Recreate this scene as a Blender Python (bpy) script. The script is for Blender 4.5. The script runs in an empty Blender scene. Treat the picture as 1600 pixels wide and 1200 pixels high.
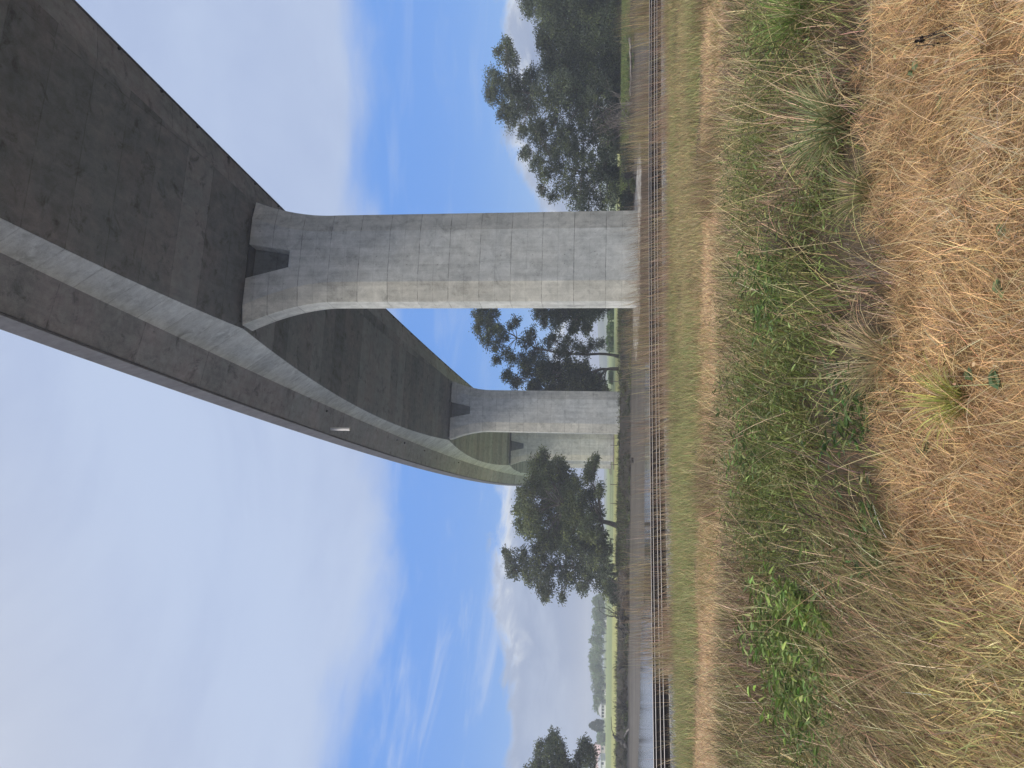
import bpy, bmesh, math, random
import numpy as np
from mathutils import Vector
R = math.radians
random.seed(5)
rng = np.random.default_rng(11)
sc = bpy.context.scene
COL = sc.collection

# ------------------------------------------------------------------ camera
EYE = np.array([0., 0., 4.])
PITCH, ROLL, F = R(6.90), R(.60), 1200.          # focal length in pixels of the 1600 wide frame
fw = np.array([0, math.cos(PITCH), math.sin(PITCH)])
up0 = np.array([0, -math.sin(PITCH), math.cos(PITCH)]); ri0 = np.array([1., 0, 0])
ri = ri0*math.cos(ROLL) + up0*math.sin(ROLL); up = -ri0*math.sin(ROLL) + up0*math.cos(ROLL)
cd = bpy.data.cameras.new('camera'); cam = bpy.data.objects.new('camera', cd); COL.objects.link(cam)
cd.sensor_fit = 'HORIZONTAL'; cd.sensor_width = 36; cd.lens = 36*F/1600
cd.clip_start = .05; cd.clip_end = 9000
from mathutils import Matrix
# the phone was held sideways: the picture's right is the world's down
m = Matrix.Identity(4)
for i in range(3):
    m[i][0] = -up[i]; m[i][1] = ri[i]; m[i][2] = -fw[i]; m[i][3] = EYE[i]
cam.matrix_world = m
sc.camera = cam

def ray(x, y):
    d = fw + ri*((1200 - y) - 600)/F + up*(800 - x)/F
    return d
def at(x, y, Y):                                  # the point at distance Y north seen at that bearing
    d = ray(x, y); return EYE + d*(Y/d[1])

# ------------------------------------------------------------------ helpers
def tag(o, label=None, cat=None, group=None, kind=None):
    if label: o['label'] = label
    if cat: o['category'] = cat
    if group: o['group'] = group
    if kind: o['kind'] = kind
    return o
def empty(name, loc, label, cat, group=None):
    o = bpy.data.objects.new(name, None); COL.objects.link(o); o.location = loc
    o.empty_display_size = .3
    return tag(o, label, cat, group)
def link(name, me, mat=None, parent=None, world=True):
    o = bpy.data.objects.new(name, me); COL.objects.link(o)
    if mat: me.materials.append(mat)
    if parent:
        o.parent = parent
        if world:                                  # mesh was written in world coordinates
            q = Vector((0, 0, 0)); p = parent
            while p: q += p.location; p = p.parent
            o.location = -q
    return o
def mesh_np(name, V, polys, col=None, uv=None, smooth=False):
    """polys: list of (M,k) index arrays"""
    me = bpy.data.meshes.new(name)
    V = np.asarray(V, np.float32)
    me.vertices.add(len(V)); me.vertices.foreach_set('co', V.ravel())
    idx = np.concatenate([p.ravel() for p in polys]).astype(np.int32)
    cnt = np.concatenate([np.full(len(p), p.shape[1], np.int32) for p in polys])
    st = np.concatenate([[0], np.cumsum(cnt)[:-1]]).astype(np.int32)
    me.loops.add(len(idx)); me.loops.foreach_set('vertex_index', idx)
    me.polygons.add(len(cnt)); me.polygons.foreach_set('loop_start', st)
    try: me.polygons.foreach_set('loop_total', cnt)
    except Exception: pass
    if smooth: me.polygons.foreach_set('use_smooth', np.ones(len(cnt), bool))
    if col is not None:
        a = me.color_attributes.new('tint', 'FLOAT_COLOR', 'POINT')
        c = np.ones((len(V), 4), np.float32); c[:, :3] = col; a.data.foreach_set('color', c.ravel())
    if uv is not None:
        l = me.uv_layers.new(name='st'); l.data.foreach_set('uv', np.asarray(uv, np.float32)[idx].ravel())
    me.update(); me.validate()
    return me
def grid_faces(nr, nc, close=False):
    r = np.arange(nr-1)[:, None]; c = np.arange(nc if close else nc-1)[None, :]
    c2 = (c+1) % nc
    return np.stack([r*nc+c, r*nc+c2, (r+1)*nc+c2, (r+1)*nc+c], -1).reshape(-1, 4)
def vnoise(x, y, seed=0, octs=3):
    """smooth value noise in -1..1"""
    x = np.asarray(x, float); y = np.asarray(y, float); out = np.zeros(np.broadcast(x, y).shape); amp = 1.; tot = 0
    for o in range(octs):
        xi = np.floor(x).astype(np.int64); yi = np.floor(y).astype(np.int64); fx = x-xi; fy = y-yi
        fx = fx*fx*(3-2*fx); fy = fy*fy*(3-2*fy)
        def h(a, b):
            n = (a*374761393 + b*668265263 + (seed+o)*144665) & 0x7fffffff
            n = ((n ^ (n >> 13))*1274126177) & 0x7fffffff
            return ((n ^ (n >> 16)) & 0xffff)/32767.5-1
        v = (h(xi, yi)*(1-fx)+h(xi+1, yi)*fx)*(1-fy)+(h(xi, yi+1)*(1-fx)+h(xi+1, yi+1)*fx)*fy
        out = out+v*amp; tot += amp; amp *= .5; x = x*2.03+7.1; y = y*2.03+3.7
    return out/tot
def sstep(a, b, x):
    t = np.clip((x-a)/(b-a), 0, 1); return t*t*(3-2*t)

# ------------------------------------------------------------------ node helpers
class NT:
    def __init__(s, mat):
        s.t = mat.node_tree; s.t.nodes.clear()
    def n(s, typ, **kw):
        nd = s.t.nodes.new('ShaderNode'+typ)
        for k, v in kw.items(): setattr(nd, k, v)
        return nd
    def put(s, sock, v):
        if isinstance(v, bpy.types.NodeSocket): s.t.links.new(v, sock)
        elif v is not None:
            if sock.type == 'RGBA' and len(v) == 3: v = (*v, 1)
            sock.default_value = v
    def math(s, op, a, b=None, c=None, clamp=False):
        nd = s.n('Math', operation=op, use_clamp=clamp)
        for i, v in enumerate((a, b, c)):
            if v is not None: s.put(nd.inputs[i], v)
        return nd.outputs[0]
    def mix(s, f, a, b, blend='MIX'):
        nd = s.n('Mix', data_type='RGBA', blend_type=blend); nd.clamp_factor = True
        s.put(nd.inputs[0], f); s.put(nd.inputs[6], a); s.put(nd.inputs[7], b); return nd.outputs[2]
    def rng(s, v, a, b, c=0., d=1., smooth=True):
        nd = s.n('MapRange', interpolation_type='SMOOTHSTEP' if smooth else 'LINEAR')
        s.put(nd.inputs[0], v); s.put(nd.inputs[1], a); s.put(nd.inputs[2], b); s.put(nd.inputs[3], c); s.put(nd.inputs[4], d)
        return nd.outputs[0]
    def noise(s, vec, scale, detail=4., rough=.55, dist=0.):
        nd = s.n('TexNoise'); s.put(nd.inputs['Vector'], vec); s.put(nd.inputs['Scale'], scale)
        s.put(nd.inputs['Detail'], detail); s.put(nd.inputs['Roughness'], rough); s.put(nd.inputs['Distortion'], dist)
        return nd.outputs[0]
    def vec(s, x, y, z=0.):
        nd = s.n('CombineXYZ'); s.put(nd.inputs[0], x); s.put(nd.inputs[1], y); s.put(nd.inputs[2], z); return nd.outputs[0]
    def sep(s, v):
        nd = s.n('SeparateXYZ'); s.put(nd.inputs[0], v); return nd.outputs
    def scl(s, v, k):
        nd = s.n('VectorMath', operation='MULTIPLY'); s.put(nd.inputs[0], v); nd.inputs[1].default_value = k; return nd.outputs[0]
    def scl2(s, v, f):
        nd = s.n('VectorMath', operation='SCALE'); s.put(nd.inputs[0], v); s.put(nd.inputs['Scale'], f); return nd.outputs[0]
    def bump(s, h, strength, dist):
        nd = s.n('Bump'); s.put(nd.inputs['Height'], h); nd.inputs['Strength'].default_value = strength; nd.inputs['Distance'].default_value = dist
        return nd.outputs[0]
    def pbr(s, col, rough=.8, nrm=None, metal=0., spec=.3, subs=None):
        p = s.n('BsdfPrincipled'); s.put(p.inputs['Base Color'], col); s.put(p.inputs['Roughness'], rough)
        s.put(p.inputs['Metallic'], metal); s.put(p.inputs['Specular IOR Level'], spec)
        if nrm is not None: s.put(p.inputs['Normal'], nrm)
        return p.outputs[0]
    def out(s, sh):
        o = s.n('OutputMaterial'); s.t.links.new(sh, o.inputs[0])
def mat(name):
    mt = bpy.data.materials.new(name); mt.use_nodes = True; return mt, NT(mt)

def concrete(name, col, warm, pu, pv, line=.35, lw=.02, tone=.25, minor=True, stain=.4, streak_v=True, tie=False):
    """board marked concrete: panel joints every pu x pv metres, panel tone, cloudy stains, run marks"""
    mt, N = mat(name)
    uvn = N.n('UVMap', uv_map='st').outputs[0]
    pos = N.n('NewGeometry').outputs['Position']
    u, v, _ = N.sep(uvn)
    wob = N.math('MULTIPLY', N.math('SUBTRACT', N.noise(pos, .9, 2), .5), .06)
    u2 = N.math('ADD', u, wob); v2 = N.math('ADD', v, wob)
    pu_ = N.math('DIVIDE', u2, pu); pv_ = N.math('DIVIDE', v2, pv)
    wn = N.n('TexWhiteNoise', noise_dimensions='2D')
    N.put(wn.inputs['Vector'], N.vec(N.math('FLOOR', pu_), N.math('FLOOR', pv_)))
    def ln(p, period, w):
        d = N.math('ABSOLUTE', N.math('SUBTRACT', N.math('FRACT', p), .5))
        return N.rng(d, .5-w/period, .5-.25*w/period)
    l = N.math('MAXIMUM', ln(pu_, pu, lw), ln(pv_, pv, lw))
    if minor:
        l2 = N.math('MAXIMUM', ln(N.math('ADD', pv_, .5), pv, lw*.8), 0.)
        l = N.math('MAXIMUM', l, N.math('MULTIPLY', l2, .45))
    brk = N.rng(N.noise(pos, 1.7, 3), .36, .62, .25, 1.)
    l = N.math('MULTIPLY', l, brk)
    big = N.noise(pos, .28, 5, .6); med = N.noise(pos, 1.5, 6, .65, .6); fine = N.noise(pos, 16, 4, .7)
    sx, sy, sz = N.sep(pos)
    if streak_v:
        run = N.noise(N.vec(N.math('MULTIPLY', u, 2.2), N.math('MULTIPLY', v, .13), 0.), 1., 5, .65)
    else:
        run = N.noise(N.vec(N.math('MULTIPLY', u, .35), N.math('MULTIPLY', v, 1.9), 0.), 1., 5, .65)
    c = N.mix(N.rng(big, .35, .7), col, warm)
    t = N.math('ADD', N.math('MULTIPLY', N.math('SUBTRACT', wn.outputs['Value'], .5), tone),
               N.math('ADD', N.math('ADD', N.math('MULTIPLY', N.math('SUBTRACT', big, .5), .7), N.math('MULTIPLY', N.math('SUBTRACT', med, .5), 1.05)), N.math('MULTIPLY', N.math('SUBTRACT', fine, .5), .6)))
    t = N.math('ADD', t, N.math('MULTIPLY', N.math('SUBTRACT', run, .5), .75))
    dark = N.math('MULTIPLY', N.rng(N.noise(pos, .8, 8, .72, .5), .52, .70), stain)
    f = N.math('MULTIPLY', N.math('ADD', 1., t), N.math('SUBTRACT', 1., dark))
    f = N.math('MULTIPLY', f, N.math('SUBTRACT', 1., N.math('MULTIPLY', l, line)))
    if tie:                                        # form tie holes
        tu = N.math('SUBTRACT', N.math('FRACT', N.math('DIVIDE', u, 1.3)), .5); tv = N.math('SUBTRACT', N.math('FRACT', N.math('ADD', N.math('DIVIDE', v, 2.1), .25)), .5)
        dd = N.math('SQRT', N.math('ADD', N.math('POWER', N.math('MULTIPLY', tu, 1.3), 2.), N.math('POWER', N.math('MULTIPLY', tv, 2.1), 2.)))
        f = N.math('MULTIPLY', f, N.rng(dd, .025, .05, .55, 1.))
    pit = N.math('ADD', N.rng(N.noise(pos, 5.5, 3, .5), .70, .78, 1., .55), N.rng(N.noise(N.scl(pos, (1.7, 1.7, 1.7)), 5.5, 2, .5), .74, .80, 0., .5))
    f = N.math('MULTIPLY', f, pit)
    cc = N.mix(1., c, N.vec(f, f, f), 'MULTIPLY')
    h = N.math('SUBTRACT', N.math('ADD', N.math('MULTIPLY', med, .5), N.math('MULTIPLY', fine, .25)), N.math('MULTIPLY', l, .8))
    N.out(N.pbr(cc, .86, N.bump(h, .5, .02), spec=.25))
    return mt

def leafmat(name, transl=.3, rough=.6, spec=.25, sat=1.):
    mt, N = mat(name)
    a = N.n('Attribute', attribute_name='tint').outputs['Color']
    d = N.pbr(a, rough, spec=spec)
    t = N.n('BsdfTranslucent'); N.put(t.inputs[0], a)
    mx = N.n('MixShader'); mx.inputs[0].default_value = transl
    N.t.links.new(d, mx.inputs[1]); N.t.links.new(t.outputs[0], mx.inputs[2])
    N.out(mx.outputs[0]); return mt
def plain(name, col, rough=.8, var=.3, scale=3., metal=0., spec=.3, col2=None):
    mt, N = mat(name)
    pos = N.n('NewGeometry').outputs['Position']
    n1 = N.noise(pos, scale, 5, .65); f = N.rng(n1, .3, .7, 1-var, 1+var, False)
    c = N.mix(N.rng(N.noise(pos, scale*.37, 4, .6), .4, .62), col, col2 or col)
    N.out(N.pbr(N.mix(1., c, N.vec(f, f, f), 'MULTIPLY'), rough, N.bump(n1, .4, .03), metal, spec)); return mt

# ------------------------------------------------------------------ light and sky
SUN_EL, SUN_AZ = R(52), R(-128)                    # azimuth from north, clockwise positive
sl = bpy.data.lights.new('sun', 'SUN'); sl.energy = 2.5; sl.angle = R(14); sl.color = (1., .93, .82)
so = bpy.data.objects.new('sun', sl); COL.objects.link(so)
sd = Vector((math.sin(SUN_AZ)*math.cos(SUN_EL), math.cos(SUN_AZ)*math.cos(SUN_EL), math.sin(SUN_EL)))
so.rotation_euler = sd.to_track_quat('Z', 'Y').to_euler(); so.location = sd*200

def make_world():
    w = bpy.data.worlds.new('World'); sc.world = w; w.use_nodes = True
    N = NT(w)
    sky = N.n('TexSky', sky_type='NISHITA'); sky.sun_disc = False; sky.sun_elevation = SUN_EL; sky.sun_rotation = SUN_AZ
    sky.altitude = 0; sky.air_density = 1.; sky.dust_density = .35; sky.ozone_density = 1.6
    d = N.n('TexCoord').outputs['Generated']
    x, y, z = N.sep(d)
    el = N.math('MULTIPLY', N.math('ARCSINE', z), 180/math.pi)
    az = N.math('MULTIPLY', N.math('ARCTAN2', x, y), 180/math.pi)
    # tall cloud deck overhead with a soft lower edge
    n1 = N.noise(N.vec(N.math('MULTIPLY', az, .06), N.math('MULTIPLY', el, .16)), 1., 6, .55, .5)
    n2 = N.noise(N.vec(N.math('MULTIPLY', az, .022), N.math('MULTIPLY', el, .05), 3.), 1., 8, .6, .7)
    edge = N.math('ADD', 14.6, N.math('MULTIPLY', N.rng(az, -14., -27., 0., 2.4), 1.))
    edge = N.math('ADD', edge, N.rng(az, 8., 16., 0., 1.6))
    e1 = N.math('ADD', el, N.math('MULTIPLY', N.math('SUBTRACT', n1, .5), 9.))
    deck = N.rng(N.math('SUBTRACT', e1, edge), -.8, 3.4)
    # wisps in the blue gap
    n3 = N.noise(N.vec(N.math('MULTIPLY', az, .085), N.math('ADD', N.math('MULTIPLY', el, .55), N.math('MULTIPLY', az, .03)), 7.), 1., 6, .6, .6)
    wisp = N.math('MULTIPLY', N.rng(n3, .50, .78), .5)
    wisp = N.math('MULTIPLY', wisp, N.rng(el, 19., 12., .55, 1.))
    wisp = N.math('MULTIPLY', wisp, N.rng(az, 4., -14., .45, 1.))
    # low cumulus bank above the skyline
    n4 = N.noise(N.vec(N.math('MULTIPLY', az, .26), N.math('MULTIPLY', el, .5), 1.), 1., 9, .6, .5)
    n5 = N.noise(N.vec(N.math('MULTIPLY', az, .07), N.math('MULTIPLY', el, .22), 9.), 1., 4, .5)
    btop = N.math('ADD', N.math('ADD', 4.2, N.rng(az, 11.5, 18., 0., 2.9)), N.math('ADD', N.rng(az, 1., -7., 0., 3.7), N.rng(az, -15., -22., 0., -1.5)))
    e4 = N.math('SUBTRACT', N.math('ADD', btop, N.math('MULTIPLY', N.math('SUBTRACT', n4, .5), 4.6)), el)
    bank = N.rng(e4, -.35, .75)
    rim = N.math('MULTIPLY', N.math('MULTIPLY', N.rng(e4, 1.7, .1), N.rng(n4, .64, .42)), .95)
    body = N.mix(N.rng(N.math('ADD', N.math('MULTIPLY', n5, .6), N.math('MULTIPLY', n4, .4)), .40, .62), (.31, .39, .575), (.43, .51, .68))
    bankc = N.mix(N.math('MULTIPLY', rim, N.rng(az, -25., -15., .35, 1.)), body, (.80, .84, .90))
    deckc = N.mix(N.rng(n2, .36, .66), (.42, .515, .745), (.51, .61, .82))
    dp = N.n('VectorMath', operation='DOT_PRODUCT'); N.put(dp.inputs[0], d); dp.inputs[1].default_value = sd
    glow = N.rng(dp.outputs['Value'], .35, .97, 1., 3.4)       # unseen cloud round the veiled sun, behind the viewer, brightened to light the ground
    deckc = N.mix(N.rng(dp.outputs['Value'], .1, .8), deckc, (.67, .655, .64))
    deckc = N.scl2(deckc, glow)
    K = 10.                                        # brings the cloud values to the sky texture's scale
    hs = N.n('HueSaturation'); hs.inputs['Saturation'].default_value = 1.12; hs.inputs['Value'].default_value = 1.25
    N.t.links.new(sky.outputs[0], hs.inputs['Color'])
    blue = N.mix(N.rng(el, 4., 14., .7, .92), hs.outputs[0], (.172*K, .375*K, .87*K))
    def k(c): return N.scl(c, (K, K, K))
    c = N.mix(wisp, blue, k(N.mix(0., (.58, .67, .86), (.58, .67, .86))))
    c = N.mix(bank, c, k(bankc))
    c = N.mix(deck, c, k(deckc))
    bg = N.n('Background'); bg.inputs['Strength'].default_value = .1
    N.t.links.new(c, bg.inputs[0])
    o = N.n('OutputWorld'); N.t.links.new(bg.outputs[0], o.inputs[0])
make_world()

# ------------------------------------------------------------------ terrain
def track_y(X):                                    # far rail of the far track
    X = np.clip(X, -60, 26); return 34.7 + .29*X - np.where(X > -20, .0055*X*X, .0055*400+.0)  + np.where(X < -20, 0, 0)
def terrain(X, Y):
    X = np.asarray(X, float); Y = np.asarray(Y, float)
    t = Y - track_y(X)
    near = 2.36 - .66*sstep(3, 23, Y) + .05*vnoise(X*.5, Y*.5, 3) + .03*vnoise(X*1.7, Y*1.7, 4)
    near = near + .10*sstep(4.6, 7, Y)*sstep(12, 8.5, Y)
    bed = -1.1 + .25*vnoise(X*.05, Y*.05, 8)
    z = near + (bed-near)*sstep(2.2, 9.5, t)
    far_w = 77 + 7*vnoise(X*.06, X*0+2.2, 21, 4) + 3*sstep(-20, -45, X)
    mud = -.6 + .65*sstep(far_w-8, far_w+2, Y) + .42*sstep(far_w, 112, Y) + .10*vnoise(X*.16, Y*.12, 9)*sstep(far_w-4, far_w+8, Y)
    z = np.where(t > 12, np.where(Y > far_w-8, np.maximum(mud, bed), bed), z)
    eb = 111 + 3.0*vnoise(X*.07, X*0+.3, 31, 3)
    bank = 1.72 + .10*vnoise(X*.2, Y*.2, 33) + .03*vnoise(X*.9, Y*.9, 35)
    z = z + (bank-z)*sstep(eb-2.2, eb+2.0, Y)
    return z
def gp(x, y):                                      # where the line of sight meets the ground
    d = ray(x, y); s = 1.
    for _ in range(60):
        p = EYE + d*s; h = float(terrain(p[0], p[1])); s += (p[2]-h)/max(.05, -d[2])*.6
    return EYE + d*s

TANP = np.array([.33, .24, .15]); SOIL = np.array([.06, .046, .032])
def build_ground():
    xs = np.concatenate([np.array([-1500, -1000, -700, -500, -360, -260, -190, -140, -105, -80]), np.arange(-64, -16, 1.), np.arange(-16, 18, .22), np.arange(18, 66, 1.),
                         np.array([80, 105, 140, 190, 260, 360, 500, 700, 1000, 1500])])
    ys = np.concatenate([np.array([-60, -40, -25, -15, -8, -4.]), np.arange(-2, 24, .2), np.arange(24, 80, .7), np.arange(80, 122, .45), np.arange(122, 200, 3.),
                         np.array([210, 230, 260, 300, 350, 420, 520, 650, 820, 1050, 1350, 1550])])
    X, Y = np.meshgrid(xs, ys); Z = terrain(X, Y)
    V = np.stack([X, Y, Z], -1).reshape(-1, 3); x, y = V[:, 0], V[:, 1]
    t = y - track_y(x)
    n = vnoise(x*.6, y*.6, 50); nb = vnoise(x*.15, y*.15, 51)
    c = np.tile(SOIL, (len(V), 1))
    def lay(col, f):
        nonlocal c
        c = c + (np.array(col)-c)*f[:, None]
    lay([.17, .105, .052], sstep(5.2, 4.6, y + .3*n))                           # thatch by the camera
    pc = 15.6 + .9*vnoise(x*.25, x*0+4, 60) - .02*x
    lay(TANP*(1+.25*nb[:, None]), sstep(3.6, 1.6, np.abs(y-pc-1.1*n)))                                # beaten tan track
    lay([.12, .125, .06], sstep(17.4, 19.6, y+2.4*vnoise(x*.35, y*.3, 102, 4)+.7*n)*sstep(0, -3, t+7.5))         # green verge
    lay([.07, .06, .048], sstep(-8.5, -7, t))
    lay(np.array([.078, .069, .058])*(1+.45*vnoise(x*.09, y*.5, 52, 4))[:, None], sstep(4, 9, t)*(y < 109+nb*2))                       # mud
    lay([.034, .030, .026], sstep(101, 106, y+4*nb))
    lay([.06, .062, .036], sstep(113, 116, y+2.5*nb))
    lay([.27, .275, .11], sstep(118, 124, y+4*nb))                               # yellow green paddock
    lay([.17, .205, .10], sstep(170, 190, y+12*nb))
    lay([.20, .235, .095], sstep(300, 330, y+12*nb)*sstep(520, 460, y))
    me = mesh_np('ground', V, [grid_faces(len(ys), len(xs))], col=c, smooth=True)
    mt, N = mat('earth')
    a = N.n('Attribute', attribute_name='tint').outputs['Color']; pos = N.n('NewGeometry').outputs['Position']
    n1 = N.noise(pos, 1.3, 8, .7); n2 = N.noise(pos, 22, 5, .7)
    f = N.math('MULTIPLY', N.rng(n1, .25, .75, .62, 1.35, False), N.rng(n2, .25, .75, .6, 1.4, False))
    wet = N.rng(N.sep(pos)[2], .55, .15)
    far = N.rng(N.sep(pos)[1], 60., 70.)
    ro = N.math('SUBTRACT', .92, N.math('MULTIPLY', N.math('MULTIPLY', wet, far), .25))
    N.out(N.pbr(N.mix(1., a, N.vec(f, f, f), 'MULTIPLY'), ro, N.bump(N.math('ADD', n1, N.math('MULTIPLY', n2, .3)), .6, .05), spec=.15))
    tag(link('ground', me, mt), kind='structure')
build_ground()

def build_water():
    xs = np.linspace(-700, 700, 60); ys = np.linspace(34, 122, 30)
    X, Y = np.meshgrid(xs, ys)
    Y = Y + np.where(np.abs(X) > 60, 0, 0)
    V = np.stack([X, Y, 0*X], -1).reshape(-1, 3)
    me = mesh_np('river', V, [grid_faces(30, 60)])
    mt, N = mat('river_water'); pos = N.n('NewGeometry').outputs['Position']
    h = N.math('ADD', N.noise(N.scl(pos, (.6, 2., 1.)), 1., 4, .6), N.math('MULTIPLY', N.noise(N.scl(pos, (2., 7., 1.)), 1., 3, .6), .4))
    N.out(N.pbr((.035, .032, .025), .07, N.bump(h, .10, .06), spec=.5))
    tag(link('river', me, mt), kind='structure')
build_water()

def build_hills():
    az = np.linspace(-60, 60, 160); rad = [1000, 1150, 1300, 1480]
    prof = [0, .55, 1., .7]
    V = []
    for r_, p_ in zip(rad, prof):
        a = np.radians(az); h = 3 + 5*vnoise(az*.11, az*0, 70, 4) + 13*sstep(-3, 5, az)
        V.append(np.stack([np.sin(a)*r_, np.cos(a)*r_, 1.2 + h*p_], -1))
    me = mesh_np('hills', np.concatenate(V), [grid_faces(4, 160)], smooth=True)
    tag(link('hills', me, plain('hill_scrub', (.06, .08, .05), .9, .5, .03, col2=(.10, .12, .06))), kind='structure')
build_hills()

# ------------------------------------------------------------------ bridge
BP = dict(px=8.0059, py=51.0, head=R(-11.493), c=R(1.4492)/62, z0=30.943, g=-1.8526, gc=-.6281, L=65.2266, a=6.1287, k=.7049,
          Dp=2.3076, Dm=1.1097, Lo=2.4561, e=.3753, hp=1.0923, po=.4776, sup=-.6472, Lo2=2.3301)
def bpt(s, lat, zo):
    s = np.asarray(s, float); lat = np.asarray(lat, float) + 0*s; zo = np.asarray(zo, float) + 0*s
    h0, c = BP['head'], BP['c']; h = h0 + c*s
    X = BP['px']-(np.cos(h)-np.cos(h0))/c + lat*np.cos(h); Y = BP['py']+(np.sin(h)-np.sin(h0))/c - lat*np.sin(h)
    z = BP['z0'] + BP['g']/100*s + BP['gc']*(s/62.)**2*.1 + zo + lat*BP['sup']/100
    return np.stack([X, Y, z], -1)
def bdepth(s):
    xi = (s/BP['L']) % 1.0 - .5
    return BP['Dm']+(BP['Dp']-BP['Dm'])*np.abs(2*xi)**2
def sweep(name, S, prof, material, parent, close=True, sharp=True):
    """prof(s) -> list of (lat, z) arrays; faces get their own vertices so that edges stay crisp"""
    P = [(q_[0]+0*S, q_[1]+0*S) for q_ in prof(S)]; k = len(P); V = []; UV = []; polys = []
    base = 0; girth = 0.
    for i in range(k if close else k-1):
        j = (i+1) % k
        A = bpt(S, P[i][0], P[i][1]); B = bpt(S, P[j][0], P[j][1])
        w = np.linalg.norm(A-B, axis=1)
        V += [A, B]; n = len(S)
        UV += [np.stack([S, np.full(n, girth)], -1), np.stack([S, girth+w], -1)]
        r = np.arange(n-1)
        polys.append(np.stack([base+r, base+r+1, base+n+r+1, base+n+r], -1)); base += 2*n; girth += float(w.max())
    # end caps
    for e in (0, -1):
        ring = np.array([bpt(S[[e]], P[i][0][[e]], P[i][1][[e]])[0] for i in range(k)])
        if close:
            V.append(ring); UV.append(ring[:, [0, 2]]); polys.append((base+np.arange(k))[None, ::(1 if e == 0 else -1)]); base += k
    me = mesh_np(name, np.concatenate(V), polys, uv=np.concatenate(UV))
    return link(name, me, material, parent)

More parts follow.
